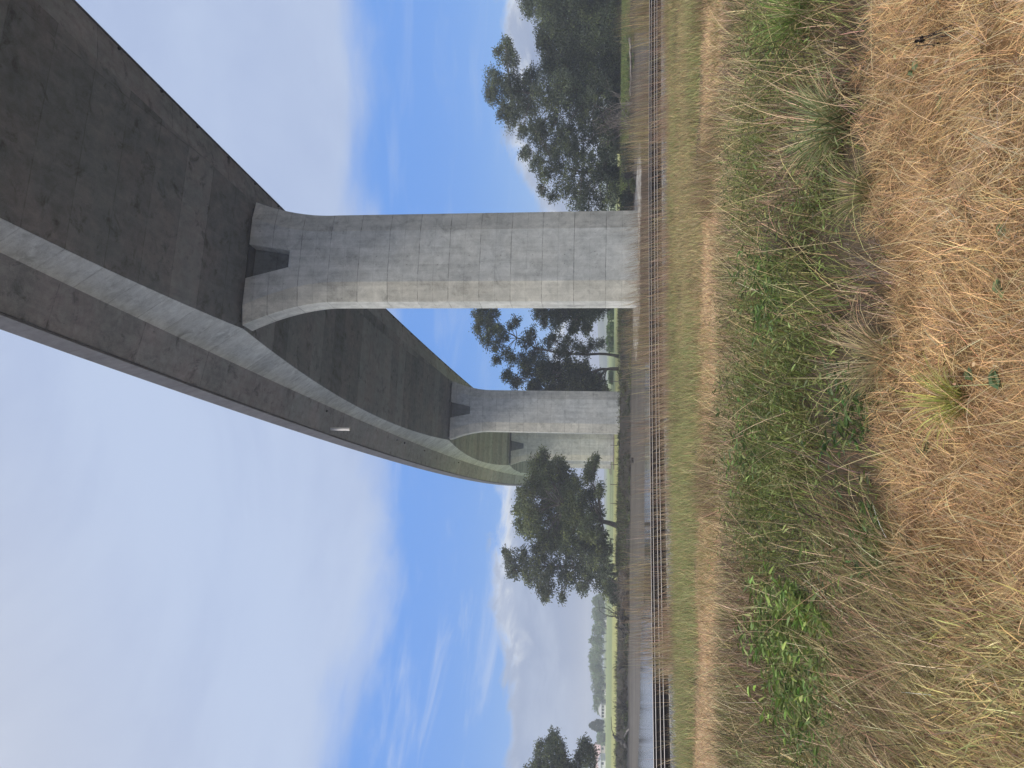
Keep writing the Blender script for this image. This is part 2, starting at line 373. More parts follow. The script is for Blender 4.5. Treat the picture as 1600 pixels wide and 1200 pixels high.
PIPE_S = 24.
DARKM = plain('dark_metal', (.04, .04, .045), .7, .2)
def build_bridge():
    root = empty('road_bridge', tuple(bpt(0., 0., -28.9)), 'long curved concrete road bridge on tall flared piers crossing the river overhead', 'bridge')
    dark = (.205, .20, .195)
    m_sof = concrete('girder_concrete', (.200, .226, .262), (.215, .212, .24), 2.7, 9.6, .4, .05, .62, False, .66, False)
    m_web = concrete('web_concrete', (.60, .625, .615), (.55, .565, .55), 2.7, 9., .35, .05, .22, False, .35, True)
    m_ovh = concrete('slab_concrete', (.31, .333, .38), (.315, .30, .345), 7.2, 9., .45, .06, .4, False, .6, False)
    m_par = concrete('parapet_concrete', (.095, .097, .112), (.09, .088, .10), 1.9, 5., .5, .05, .2, False, .3, True)
    m_pier = concrete('pier_concrete', (.45, .46, .44), (.42, .42, .39), 97., 2.06, .46, .04, .14, True, .26, True, True)
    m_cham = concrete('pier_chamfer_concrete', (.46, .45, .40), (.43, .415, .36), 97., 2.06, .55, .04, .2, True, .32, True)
    m_rec_shade = concrete('recess_shade_concrete', (.15, .165, .17), (.13, .14, .145), 97., 2.06, .4, .04, .15, True, .4, True)  # back wall of the notch: shade under the soffit put into the colour
    m_cap, N = mat('cap_concrete'); pos = N.n('NewGeometry').outputs['Position']
    n1 = N.noise(pos, 1.6, 6, .7); tide = N.rng(N.math('ADD', N.sep(pos)[2], N.math('MULTIPLY', n1, .35)), 2.24, 2.10)
    cc = N.mix(tide, (.40, .39, .36), (.135, .105, .08)); f_ = N.rng(n1, .3, .7, .6, 1.3, False)   # silt stain up to the flood line
    N.out(N.pbr(N.mix(1., cc, N.vec(f_, f_, f_), 'MULTIPLY'), .85, N.bump(n1, .5, .03)))
    L = BP['L']; S = np.unique(np.concatenate([np.arange(-58, 325, 1.25), np.arange(-1, 6)*L-.01, np.arange(-1, 6)*L+.01])); S = S[(S >= -58) & (S <= 325)]
    a, k = BP['a'], BP['k']; T = .32
    girder = []
    # box girder: soffit and the two leaning webs
    def soff(s):
        d = bdepth(s); w = a-k*d
        return [(-w, -d), (w, -d), (w-.0, -d+.25), (-w, -d+.25)]
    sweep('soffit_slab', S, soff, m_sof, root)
    for sg in (-1, 1):
        def web(s, sg=sg):
            d = bdepth(s); w = a-k*d
            return [(sg*(w+.006), -d+.004), (sg*(a+.004), 0*s-.02), (sg*(a-.45), 0*s-.02), (sg*(w-.45), -d+.2)]
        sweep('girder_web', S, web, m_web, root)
    def slab(s):
        o = 0*s; e = BP['e']
        return [(o-a, o), (o+a, o), (o+a+BP['Lo2'], o+e), (o+a+BP['Lo2'], o+e+T), (o-a-BP['Lo'], o+e+T), (o-a-BP['Lo'], o+e)]
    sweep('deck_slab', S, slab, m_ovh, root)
    e = BP['e']
    for sg, lo in ((-1, BP['Lo']), (1, BP['Lo2'])):
        def par(s, sg=sg, lo=lo):
            o = 0*s; x = a+lo
            return [(o+sg*(x+.006), o+e+.05), (o+sg*(x+.09), o+e-.10), (o+sg*(x+.2), o+e-.10), (o+sg*(x+BP['po']), o+e+BP['hp']), (o+sg*(x+.16), o+e+BP['hp']), (o+sg*(x+.006), o+e+.6)]
        if sg > 0:
            def par(s, sg=sg, lo=lo):
                o = 0*s; x = a+lo
                return [(o+x+.006, o+e+.05), (o+x+.03, o+e-.06), (o+x+.10, o+e-.06), (o+x+.12, o+e+BP['hp']), (o+x+.05, o+e+BP['hp']), (o+x+.006, o+e+.6)]
        sweep('parapet', S, par, m_par, root)
    # outlets along the overhang edges
    # pale downpipe hanging from the overhang
    def tube_between(p, q, r, mt, name, parent):
        bm = bmesh.new(); bmesh.ops.create_cone(bm, segments=12, radius1=r, radius2=r, depth=(Vector(q)-Vector(p)).length, cap_ends=True)
        rot = (Vector(q)-Vector(p)).to_track_quat('Z', 'Y').to_matrix().to_4x4(); rot.translation = (Vector(p)+Vector(q))/2
        bmesh.ops.transform(bm, matrix=rot, verts=bm.verts); me = bpy.data.meshes.new(name); bm.to_mesh(me); bm.free()
        return link(name, me, mt, parent)
    # pier shafts
    tp, cx, cy, t2 = 6.0, 1.3, .32, .75
    def pier(i, base_z, capz, capdim):
        s0 = i*L; sof = BP['z0']-BP['Dp']+BP['g']/100*s0+BP['gc']*(s0/62.)**2*.1 - .28
        wt = a-k*BP['Dp']-.05; w0 = 3.1; sh = .27 if i == 0 else 0.
        pz = np.concatenate([np.linspace(base_z, sof-tp, 14)[:-1], np.linspace(sof-tp, sof, 18)])
        nz0 = sof-2.95; pz = np.sort(np.append(pz, [nz0, nz0+.012])); rings = []
        for z in pz:
            q = max(0., (z-(sof-tp))/tp); w = w0+(wt-w0)*q**1.9; dx = sh*(1-q)
            nn = .60+.62*max(0, (z-nz0)/2.95); dd = .98 if z > nz0+.005 else .0; f = t2+cy
            half = [(-w, -t2), (-(w-cx), -f), (-nn, -f), (-nn+.004, -f+dd), (nn-.004, -f+dd), (nn, -f), (w-cx, -f), (w, -t2)]
            ring = [(x_+dx, y_) for x_, y_ in half] + [(-x_+dx, -y_) for x_, y_ in half]
            rings.append(ring)
        k_ = 16; V = []; UV = []; polys = []; b = 0
        h = BP['head']+BP['c']*s0; ct = bpt(s0, 0., 0.)
        def W(lat, fo, z):
            zz = z + (lat*BP['sup']/100 if z > sof-tp else 0)
            return (ct[0]+lat*math.cos(h)+fo*math.sin(h), ct[1]-lat*math.sin(h)+fo*math.cos(h), zz)
        off = {0: 0}
        for j in range(k_):
            j2 = (j+1) % k_
            for r_, z in enumerate(pz):
                A, B = rings[r_][j], rings[r_][j2]
                V += [W(*A, z), W(*B, z)]
                fr = 1 if j < 8 else -1
                if j in (7, 15): UV += [(20+A[1], z-base_z), (20+B[1], z-base_z)]
                else: UV += [(A[0]*fr+40*j, z-base_z), (B[0]*fr+40*j, z-base_z)]
            n = len(pz); r = np.arange(n-1)
            polys.append(np.stack([b+2*r, b+2*r+1, b+2*r+3, b+2*r+2], -1)); b += 2*n
        V += [W(*p, pz[0]) for p in rings[0]]; UV += [(0, 0)]*k_; polys.append((b+np.arange(k_))[None, ::-1]); b += k_
        V += [W(*p, pz[-1]) for p in rings[-1]]; UV += [(0, 0)]*k_; polys.append((b+np.arange(k_))[None])
        me = mesh_np('pier', np.array(V), polys, uv=np.array(UV)); nq = len(pz)-1
        mi = np.zeros(len(me.polygons), np.int32)
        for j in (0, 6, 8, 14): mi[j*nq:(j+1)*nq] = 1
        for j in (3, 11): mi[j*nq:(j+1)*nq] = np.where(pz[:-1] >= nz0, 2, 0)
        o = link('pier', me, m_pier, root); me.materials.append(m_cham); me.materials.append(m_rec_shade); me.polygons.foreach_set('material_index', mi)
        pb = [(-wt+.35, -.55), (wt-.35, -.55), (wt-.35, .55), (-wt+.35, .55)]
        vb = [W(x_, y_, sof-.02) for x_, y_ in pb]+[W(x_, y_, sof+.31) for x_, y_ in pb]
        link('bearing', mesh_np('bearing', np.array(vb), [np.array([[0, 1, 5, 4], [1, 2, 6, 5], [2, 3, 7, 6], [3, 0, 4, 7], [4, 5, 6, 7], [3, 2, 1, 0]])]), DARKM, o)  # bearing plinth coloured dark, standing in for the shade in the gap
        # pile cap in the river
        bm = bmesh.new()
        if i == 0:
            pol = [(1.5, 51.4), (3.9, 46.2), (14.9, 46.9), (15.6, 49.5), (13.4, 56.3), (3.2, 56.5)]
        else:
            aa, bb = capdim
            loc = [(-aa, -1.2), (-aa+1.6, -bb), (aa-1.6, -bb), (aa, -1.2), (aa, 1.2), (aa-1.6, bb), (-aa+1.6, bb), (-aa, 1.2)]
            pol = [W(x_, y_, 0)[:2] for x_, y_ in loc]
        lo_ = [bm.verts.new((x_, y_, -1.5)) for x_, y_ in pol]; hi_ = [bm.verts.new((x_, y_, capz)) for x_, y_ in pol]
        n = len(pol)
        for j in range(n): bm.faces.new((lo_[j], lo_[(j+1) % n], hi_[(j+1) % n], hi_[j]))
        bm.faces.new(hi_); bm.faces.new(lo_[::-1])
        bmesh.ops.bevel(bm, geom=[e_ for e_ in bm.edges if all(v.co.z > capz-.01 for v in e_.verts)], offset=.06, segments=2, affect='EDGES')
        bmesh.ops.recalc_face_normals(bm, faces=bm.faces)
        me = bpy.data.meshes.new('pile_cap'); bm.to_mesh(me); bm.free()
        c = link('pile_cap', me, m_cap, o); c.location = (0, 0, 0)
        return o
    pier(0, 1.96, 2.0, None)
    pier(1, 1.6, 1.66, (5.2, 3.0))
    pier(2, 1.2, 1.9, (5., 3.))
    pier(3, 1.2, 1.9, (5., 3.))
    pier(4, 1.2, 1.9, (5., 3.))
    # downpipe below the overhang: pale, short
    pm = plain('pale_plastic', (.62, .60, .58), .5, .08)
    p = bpt(PIPE_S, -a-1.95, .25); q = p - np.array([0, 0, 1.95])
    tube_between(tuple(p), tuple(q), .17, pm, 'drain_pipe', root)
    for s_ in np.arange(-42, 118, 4.2):
        p = bpt(s_, a+BP['Lo2']-.12, e+.03); tube_between(tuple(p), tuple(p-np.array([0, 0, .16])), .09, DARKM, 'scupper', root)
    for s_ in (22., 46., 49.5, 60., 84.):
        p = bpt(s_, -a-.5, .1); tube_between(tuple(p), tuple(p-np.array([0, 0, .2])), .1, DARKM, 'scupper', root)
    return root
bridge = build_bridge()

# ------------------------------------------------------------------ railway
def track_curve(off, X):
    """points offset metres north of the far rail, and the unit normal"""
    y = track_y(X); e = 1e-3; dy = (track_y(X+e)-track_y(X-e))/(2*e)
    nl = np.sqrt(1+dy*dy); nx, ny = -dy/nl, 1/nl
    return X+nx*off, y+ny*off, nx, ny
HEAD = 2.03
def strip_profile(name, off, prof, X, material, parent, uv=False):
    V = []
    for o_, z_ in prof:
        x, y, _, _ = track_curve(off+o_, X); V.append(np.stack([x, y, 0*x+z_], -1))
    V = np.stack(V, 1); n, k = V.shape[:2]
    me = mesh_np(name, V.reshape(-1, 3), [grid_faces(n, k, True), np.arange(k)[None, ::-1], (np.arange(k)+(n-1)*k)[None]])
    return link(name, me, material, parent)
def build_rail():
    steel = None
    mt, N = mat('rail_steel'); g = N.n('NewGeometry'); nz = N.sep(g.outputs['Normal'])[2]; pz = N.sep(g.outputs['Position'])[2]
    top = N.rng(pz, HEAD-.015, HEAD-.010)
    rust = N.mix(N.noise(g.outputs['Position'], 9, 5, .7), (.022, .015, .013), (.009, .008, .009))
    sh = N.n('MixShader'); N.put(sh.inputs[0], top)
    a_ = N.pbr(rust, .8); b_ = N.pbr((.66, .62, .58), .5, metal=.7)
    N.t.links.new(a_, sh.inputs[1]); N.t.links.new(b_, sh.inputs[2]); N.out(sh.outputs[0])
    slp = plain('sleeper_concrete', (.24, .22, .20), .9, .3, 4.)
    X = np.arange(-46, 25.5, .5)
    z0 = HEAD-.172
    rp = [(-.07, z0), (-.07, z0+.014), (-.010, z0+.030), (-.010, z0+.125), (-.035, z0+.14), (-.036, HEAD-.012), (-.036, HEAD-.006), (-.028, HEAD), (.028, HEAD), (.036, HEAD-.006), (.036, HEAD-.012), (.035, z0+.14), (.010, z0+.125), (.010, z0+.03), (.07, z0+.014), (.07, z0)]
    for off, lab in ((-.8, 'far railway track of two dark steel rails, nearest the river water'), (-4.78, 'near railway track of two dark steel rails beside the grey ballast shoulder')):
        cx_, cy_, _, _ = track_curve(off, np.array([0.]))
        root = empty('railway_track', (float(cx_[0]), float(cy_[0]), z0), lab, 'railway track', 'pair of railway tracks along the river')
        for s_ in (.8, -.8):
            strip_profile('rail', off+s_, rp[::-1], X, mt, root)
        sx = np.arange(-34, 24.5, .68)
        x, y, nx, ny = track_curve(off, sx)
        src = None
        for i in range(len(sx)):
            if src is None:
                bm = bmesh.new(); bmesh.ops.create_cube(bm, size=1); bmesh.ops.scale(bm, vec=(.24, 2.5, .2), verts=bm.verts)
                bmesh.ops.bevel(bm, geom=bm.edges[:], offset=.02, segments=1, affect='EDGES')
                src = bpy.data.meshes.new('sleeper'); bm.to_mesh(src); bm.free(); src.materials.append(slp)
            o = bpy.data.objects.new('sleeper', src); COL.objects.link(o); o.parent = root
            o.location = Vector((x[i], y[i], z0-.104))-root.location; o.rotation_euler = (0, 0, math.atan2(ny[i], nx[i])-math.pi/2)
    # ballast bed
    bp_ = [(2.6, 1.25), (1.6, z0-.05), (-2.3, z0-.04), (-3.3, z0-.05), (-6.6, z0-.05), (-8.0, 1.55), (-8.0, 1.2), (2.6, 1.1)]
    bm_ = plain('ballast_stone', (.20, .205, .215), .95, .55, 16., col2=(.12, .115, .12))
    o = strip_profile('ballast_bed', 0, bp_[::-1], X, bm_, None); tag(o, kind='structure')
    # loose stones of the ballast
    n = 42000
    xx = rng.uniform(-22, 24, n); oo = rng.uniform(-8.1, 1.9, n)
    x, y, _, _ = track_curve(oo, xx)
    zz = np.interp(oo, [-8.0, -6.6, 1.6, 2.6], [1.55, z0-.05, z0-.05, 1.25])
    cen = np.stack([x, y, zz+rng.uniform(-.01, .03, n)], -1)
    oct_ = np.array([(1, 0, 0), (-1, 0, 0), (0, 1, 0), (0, -1, 0), (0, 0, 1), (0, 0, -1)], float)
    V = cen[:, None]+oct_[None]*rng.uniform(.02, .05, (n, 6, 1))
    fc = np.array([(0, 2, 4), (2, 1, 4), (1, 3, 4), (3, 0, 4), (2, 0, 5), (1, 2, 5), (3, 1, 5), (0, 3, 5)])
    Fc = (np.arange(n)[:, None, None]*6+fc[None]).reshape(-1, 3)
    g_ = rng.uniform(.10, .33, (n, 1, 1))*np.array([.95, .98, 1.05]); g_ = np.repeat(g_, 6, 1).reshape(-1, 3)
    tag(link('gravel', mesh_np('gravel', V.reshape(-1, 3), [Fc], col=g_), leafmat('stone', 0., .9)), 'loose grey ballast stones under and beside the rails', 'gravel', kind='stuff')
build_rail()

# ------------------------------------------------------------------ grass machinery
def blades(root, length, az, lean, curl, width, col, nseg=3, flat=None, tipcol=None):
    """ribbon blades: start direction leans from vertical by lean, bends by curl more towards az"""
    n = len(root); root = np.asarray(root, float)
    length = np.broadcast_to(length, n); az = np.broadcast_to(az, n); lean = np.broadcast_to(lean, n); curl = np.broadcast_to(curl, n); width = np.broadcast_to(width, n)
    hx, hy = np.cos(az), np.sin(az)
    sa = az + rng.uniform(-1.2, 1.2, n) + np.pi/2
    sx, sy = np.cos(sa), np.sin(sa)
    p = root.copy(); P = [p.copy()]
    for i in range(nseg):
        th = lean + curl*(i+.5)/nseg
        st = (length/nseg)[:, None]
        p = p + st*np.stack([np.sin(th)*hx, np.sin(th)*hy, np.cos(th)], -1); P.append(p.copy())
    V = np.zeros((n, 2*nseg+1, 3))
    side = np.stack([sx, sy, rng.uniform(-.5, .5, n)], -1)
    for i in range(nseg):
        wv = (width*(1-.75*(i/nseg)**1.3)*.5)[:, None]*side
        V[:, 2*i] = P[i]-wv; V[:, 2*i+1] = P[i]+wv
    V[:, -1] = P[-1]
    k = 2*nseg+1; b = (np.arange(n)*k)[:, None]
    polys = []
    for i in range(nseg-1): polys.append(b+np.array([2*i, 2*i+1, 2*i+3, 2*i+2]))
    tri = b+np.array([2*nseg-2, 2*nseg-1, 2*nseg])
    col = np.asarray(col)
    if col.ndim == 1: col = np.tile(col, (n, 1))
    C = np.repeat(col[:, None], k, 1)
    if tipcol is not None:
        f = np.linspace(0, 1, nseg+1); f = np.concatenate([np.repeat(f[:-1], 2), [1.]])
        C = C*(1-f[None, :, None]) + np.asarray(tipcol)[:, None]*f[None, :, None]
    return V.reshape(-1, 3), polys, tri, C.reshape(-1, 3)
class Bag:
    def __init__(s): s.V = []; s.P = []; s.T = []; s.C = []; s.b = 0
    def add(s, V, polys, tri, C):
        s.V.append(V); s.C.append(C)
        s.P += [p+s.b for p in polys]
        if tri is not None: s.T.append(tri+s.b)
        s.b += len(V)
    def build(s, name, material, parent=None):
        return link(name, mesh_np(name, np.concatenate(s.V), s.P+s.T, col=np.concatenate(s.C)), material, parent)
def leaves(pos, d, length, width, col, fold=.25):
    """pointed leaves: six sided outline with a fold, base at pos, along unit d"""
    n = len(pos); d = d/np.linalg.norm(d, axis=1, keepdims=True)
    r = rng.normal(size=(n, 3)); r[:, 2] *= .5; s_ = np.cross(d, r); s_ /= np.linalg.norm(s_, axis=1, keepdims=True)+1e-9
    nrm = np.cross(s_, d); L = np.broadcast_to(length, n)[:, None]; Wd = np.broadcast_to(width, n)[:, None]
    drop = -.18*L*np.array([0, 0, 1.])
    V = np.stack([pos, pos+d*L*.3+s_*Wd*.5+nrm*Wd*fold, pos+d*L*.7+s_*Wd*.38+nrm*Wd*fold+drop*.4, pos+d*L+drop, pos+d*L*.7-s_*Wd*.38+nrm*Wd*fold+drop*.4, pos+d*L*.3-s_*Wd*.5+nrm*Wd*fold, pos+d*L*.5+drop*.2], 1)
    b = (np.arange(n)*7)[:, None]
    q1 = b+np.array([0, 1, 6, 5]); 
    t = [b+np.array([1, 2, 6]), b+np.array([2, 3, 6]), b+np.array([3, 4, 6]), b+np.array([4, 5, 6])]
    C = np.repeat(np.broadcast_to(col, (n, 3))[:, None], 7, 1).reshape(-1, 3)
    return V.reshape(-1, 3), [q1], np.concatenate(t), C
def vary(col, n, v=.25, hue=.08):
    c = np.asarray(col)*np.exp(rng.normal(0, v, (n, 1)))*np.exp(rng.normal(0, hue, (n, 3)))
    return np.clip(c, .005, .85)
def scatter(n, x0, x1, y0, y1, keep=None):
    """uniform in the wedge the lens can see plus a margin"""
    X = rng.uniform(x0, x1, n); Y = rng.uniform(y0, y1, n)
    m_ = rng.uniform(0, 1, n) < np.where(np.abs(X) < .54*Y + 1.2, 1., np.where(np.abs(X) < .56*Y + 5.5, .6, 0.))
    if keep is not None: m_ &= rng.uniform(0, 1, n) < keep(X, Y)
    X, Y = X[m_], Y[m_]
    return np.stack([X, Y, terrain(X, Y)], -1)
GM = leafmat('grass_blade', .25, .65, .2)
LM = leafmat('weed_leaf', .3, .5, .35)

STRAW = np.array([.45, .295, .15]); PALE = np.array([.56, .44, .26]); BROWN = np.array([.21, .14, .085]); GREEN = np.array([.13, .155, .05])
OLIVE = np.array([.225, .205, .085]); LIME = np.array([.26, .28, .085]); DARKST = np.array([.06, .045, .04])

def edge_y(X):                                     # where the dry thatch gives way to the weeds
    return 4.42 + .22*vnoise(X*1.1, X*0+1.1, 80, 4) - .35*sstep(-.3, -1.6, X) + .55*sstep(.3, 1.5, X)

def dry_thatch():
    B = Bag()
    def keep(X, Y): return np.where(Y < edge_y(X)+.35*vnoise(X*2, Y*2, 81)+.1, 1., 0.)
    r = scatter(420000, -8., 8., .8, 5.9, keep); n = len(r)
    m_ = vnoise(r[:, 0]*1.3, r[:, 1]*1.3, 82, 4)*1.5; g = vnoise(r[:, 0]*2.6, r[:, 1]*2.6, 83)
    hp_ = vnoise(r[:, 0]*5, r[:, 1]*5, 85, 2)
    r[:, 2] += rng.uniform(0, .04, n) + .13*np.maximum(-.1, hp_) + .05*np.maximum(0, g)
    base = STRAW*(1+.22*m_[:, None]) + (PALE-STRAW)*np.clip(g, 0, 1)[:, None]*.5
    c = base*np.exp(rng.normal(0, .36, (n, 1)))*np.exp(rng.normal(0, .06, (n, 3)))
    gy = rng.uniform(size=n) < .05+.22*sstep(.1, .5, vnoise(r[:, 0]*1.1+5, r[:, 1]*1.1, 87)); c[gy] = vary(np.array([.40, .335, .235]), gy.sum(), .3)
    dk = rng.uniform(size=n) < .14+.22*np.clip(-hp_, 0, 1); c[dk] = vary(BROWN, dk.sum())
    lf = r[:, 0] < -1.0 + .4*m_; gr = lf & (rng.uniform(size=n) < .35); c[gr] = vary(OLIVE, gr.sum(), .3)
    flow = 1.45 + 1.1*vnoise(r[:, 0]*.8, r[:, 1]*.8, 84)
    az = flow + rng.normal(0, .65, n); az[rng.uniform(size=n) < .3] += np.pi
    lean = rng.uniform(.9, 1.5, n); B.add(*blades(r, rng.uniform(.08, .26, n), az, lean, rng.uniform(-.3, 1.3, n), rng.uniform(.0016, .0036, n), c, 3))
    # broken leaf litter and bits of twig on the thatch
    q = scatter(5600, -8, 8, 1., 5.4, keep); m2 = len(q); q[:, 2] += rng.uniform(.03, .13, m2); a2 = rng.uniform(0, 6.28, m2)
    V_, P_, T_, C_ = leaves(q, np.stack([np.cos(a2), np.sin(a2), rng.normal(0, .3, m2)], -1), rng.uniform(.012, .035, m2), rng.uniform(.006, .016, m2), vary(np.where(rng.uniform(size=(m2, 1)) < .6, np.array([.17, .105, .06]), np.array([.34, .27, .16])), m2, .3))
    B.add(V_, P_, T_, C_)
    # standing stalks
    r = scatter(20000, -8, 8, 1., 5.8, keep); n = len(r)
    B.add(*blades(r, rng.uniform(.12, .42, n), rng.uniform(0, 6.28, n), rng.uniform(.2, 1.1, n), rng.uniform(0, .9, n), rng.uniform(.0018, .003, n), vary(PALE, n, .2), 4))
    # coarse yellow green stubble low in the left corner
    def kl(X, Y): return sstep(-.65, -1.1, X+.25*vnoise(X*2, Y*2, 88))*sstep(4.5, 3.9, Y)
    r = scatter(110000, -7.6, -.4, 1.6, 4.9, kl); n = len(r)
    c = np.where(rng.uniform(size=(n, 1)) < .45, vary(np.array([.50, .41, .19]), n, .3), np.where(rng.uniform(size=(n, 1)) < .4, vary(np.array([.27, .26, .11]), n), vary(BROWN*1.0, n, .4)))
    r[:, 2] += rng.uniform(0, .1, n); B.add(*blades(r, rng.uniform(.06, .2, n), rng.normal(1.57, 1.2, n), rng.uniform(.3, 1.4, n), rng.uniform(-.2, .8, n), rng.uniform(.003, .008, n), c, 2))
    def ks(X, Y): return sstep(-.6, -1.1, X+.3*vnoise(X, Y, 86)+.25*(Y-4))*sstep(3.5, 4.1, Y)*sstep(5.8, 4.8, Y)
    r = scatter(50000, -7.6, -.2, 2.9, 5.8, ks); n = len(r); r[:, 2] += rng.uniform(0, .16, n)
    u = rng.uniform(size=(n, 1)); c = np.where(u < .34, vary(BROWN*.95, n, .45), np.where(u < .66, vary(OLIVE*.75, n, .4), np.where(u < .78, vary(DARKST, n, .3), vary(PALE*.9, n, .4))))
    B.add(*blades(r, rng.uniform(.14, .46, n), R(62)+rng.normal(0, .6, n), rng.uniform(.5, 1.4, n), rng.uniform(0, .9, n), rng.uniform(.002, .005, n), c, 4))
    tag(B.build('dry_grass', GM), 'matted straw coloured dry grass covering the ground nearest the viewer', 'dry grass', kind='stuff')
dry_thatch()

GREENP = [(gp(x, y), r_) for x, y, r_ in ((1300, 1070, .75), (1245, 960, .7), (1215, 720, .9), (1240, 430, .7), (1230, 25, .8), (1330, 655, .35), (1190, 560, .7), (1330, 880, .5), (1260, 820, .5), (1200, 250, .5), (1310, 330, .4), (1360, 1170, .5), (1270, 600, .6))]
BROWNP = [(gp(x, y), r_) for x, y, r_ in ((1160, 890, 1.2), (1190, 1010, .9), (1150, 70, 1.), (1380, 440, .35), (1370, 700, .3), (1180, 640, .8), (1350, 950, .7), (1240, 300, .7), (1330, 130, .4))]
def patch(P, X, Y):
    f = np.zeros_like(X)
    for p, r_ in P: f = np.maximum(f, np.exp(-(((X-p[0])/r_)**2+((Y-p[1])/(r_*1.25))**2)))
    return f
def weeds():
    B = Bag()
    def keep(X, Y): return sstep(-.2, .45, Y-edge_y(X))*sstep(14.0, 12.0, Y+2.4*vnoise(X*.45, Y*.3, 90, 5)+.7*sstep(1, -3, X))*np.clip(1.25-.05*Y, .3, 1)*(.22+.78*sstep(-.28, .12, vnoise(X*1.9, Y*1.5, 97, 2)+.1*sstep(9, 11, Y)))
    # tangled stems
    r = scatter(410000, -13.5, 13.5, 4., 15.4, keep); n = len(r); X, Y = r[:, 0], r[:, 1]
    pg = np.clip(patch(GREENP, X, Y)+.25*vnoise(X*.9, Y*.9, 91), 0, 1); pb = np.clip(patch(BROWNP, X, Y)+.2*vnoise(X*.8, Y*.8, 92), 0, 1)
    clump = .75+.45*vnoise(X*1.5, Y*1.5, 93)
    u = rng.uniform(size=n)[:, None]
    c = np.where(u < .30, vary(OLIVE*.85, n, .35), np.where(u < .54, vary(BROWN*1.0, n, .4), np.where(u < .70, vary(GREEN*1.1, n, .3), np.where(u < .88, vary(PALE*.95, n, .3), vary(DARKST, n, .3)))))
    gm = rng.uniform(size=n) < np.minimum(.85, .06+pg*.9); c[gm] = vary([.15, .185, .055], gm.sum(), .3)
    bm_ = rng.uniform(size=n) < pb*.7; c[bm_] = np.where(rng.uniform(size=(bm_.sum(), 1)) < .6, vary(BROWN, bm_.sum(), .35), vary(np.array([.30, .22, .17]), bm_.sum(), .3))
    hgt = rng.uniform(.12, .60, n)*clump*(.55+.45*sstep(0, 1.4, Y-edge_y(X)))*(1-.35*sstep(9.5, 12.5, Y))
    fl = vnoise(X*.6, Y*.6, 95)*2.6
    B.add(*blades(r, hgt, fl+rng.normal(0, 1.3, n), np.abs(rng.normal(.35, .35, n)), rng.uniform(0, 1.1, n), rng.uniform(.003, .008, n)*(.75+.05*Y), c*np.exp(rng.normal(0, .25, (n, 1))), 3))
    # long single stalks that stand out of the tangle
    r = scatter(13000, -12, 12, 4.3, 12.5, keep); n = len(r)
    c = np.where(rng.uniform(size=(n, 1)) < .62, vary(PALE, n, .2), vary(DARKST, n, .3))
    B.add(*blades(r, rng.uniform(.4, .95, n), rng.uniform(0, 6.28, n), np.abs(rng.normal(.5, .35, n)), rng.uniform(0, 1.2, n), rng.uniform(.003, .006, n)*(.7+.05*r[:, 1]), c, 5))
    tag(B.build('weed_stems', GM), 'tangle of brown and olive weed stems behind the dry grass', 'undergrowth', kind='stuff')
    # leafy growth
    B = Bag()
    def keepg(X, Y): return keep(X, Y)*np.clip(patch(GREENP, X, Y)*1.5-.06+.42*vnoise(X*1.1, Y*1.1, 96), 0, 1)
    r = scatter(38000, -12, 12, 4.5, 12.6, keepg); n0 = len(r)
    k = 7; stem = np.repeat(r, k, 0); n = len(stem)
    hh = np.repeat(rng.uniform(.14, .56, n0)*(.75+.4*vnoise(r[:, 0]*1.5, r[:, 1]*1.5, 93)), k)*rng.uniform(.3, 1., n)
    a_ = rng.uniform(0, 6.28, n); pos = stem + np.stack([np.cos(a_)*.03, np.sin(a_)*.03, hh], -1)
    d = np.stack([np.cos(a_), np.sin(a_), rng.uniform(-.1, .9, n)], -1)
    gcol = np.where(rng.uniform(size=(n, 1)) < .55, vary([.135, .165, .05], n, .3), np.where(rng.uniform(size=(n, 1)) < .5, vary([.21, .23, .085], n, .25), vary([.075, .09, .035], n, .2)))
    B.add(*leaves(pos, d, rng.uniform(.03, .09, n), rng.uniform(.006, .015, n), gcol))
    tag(B.build('leafy_undergrowth', LM), 'small green leaves spread through the weeds in the middle ground', 'undergrowth', kind='stuff')
weeds()

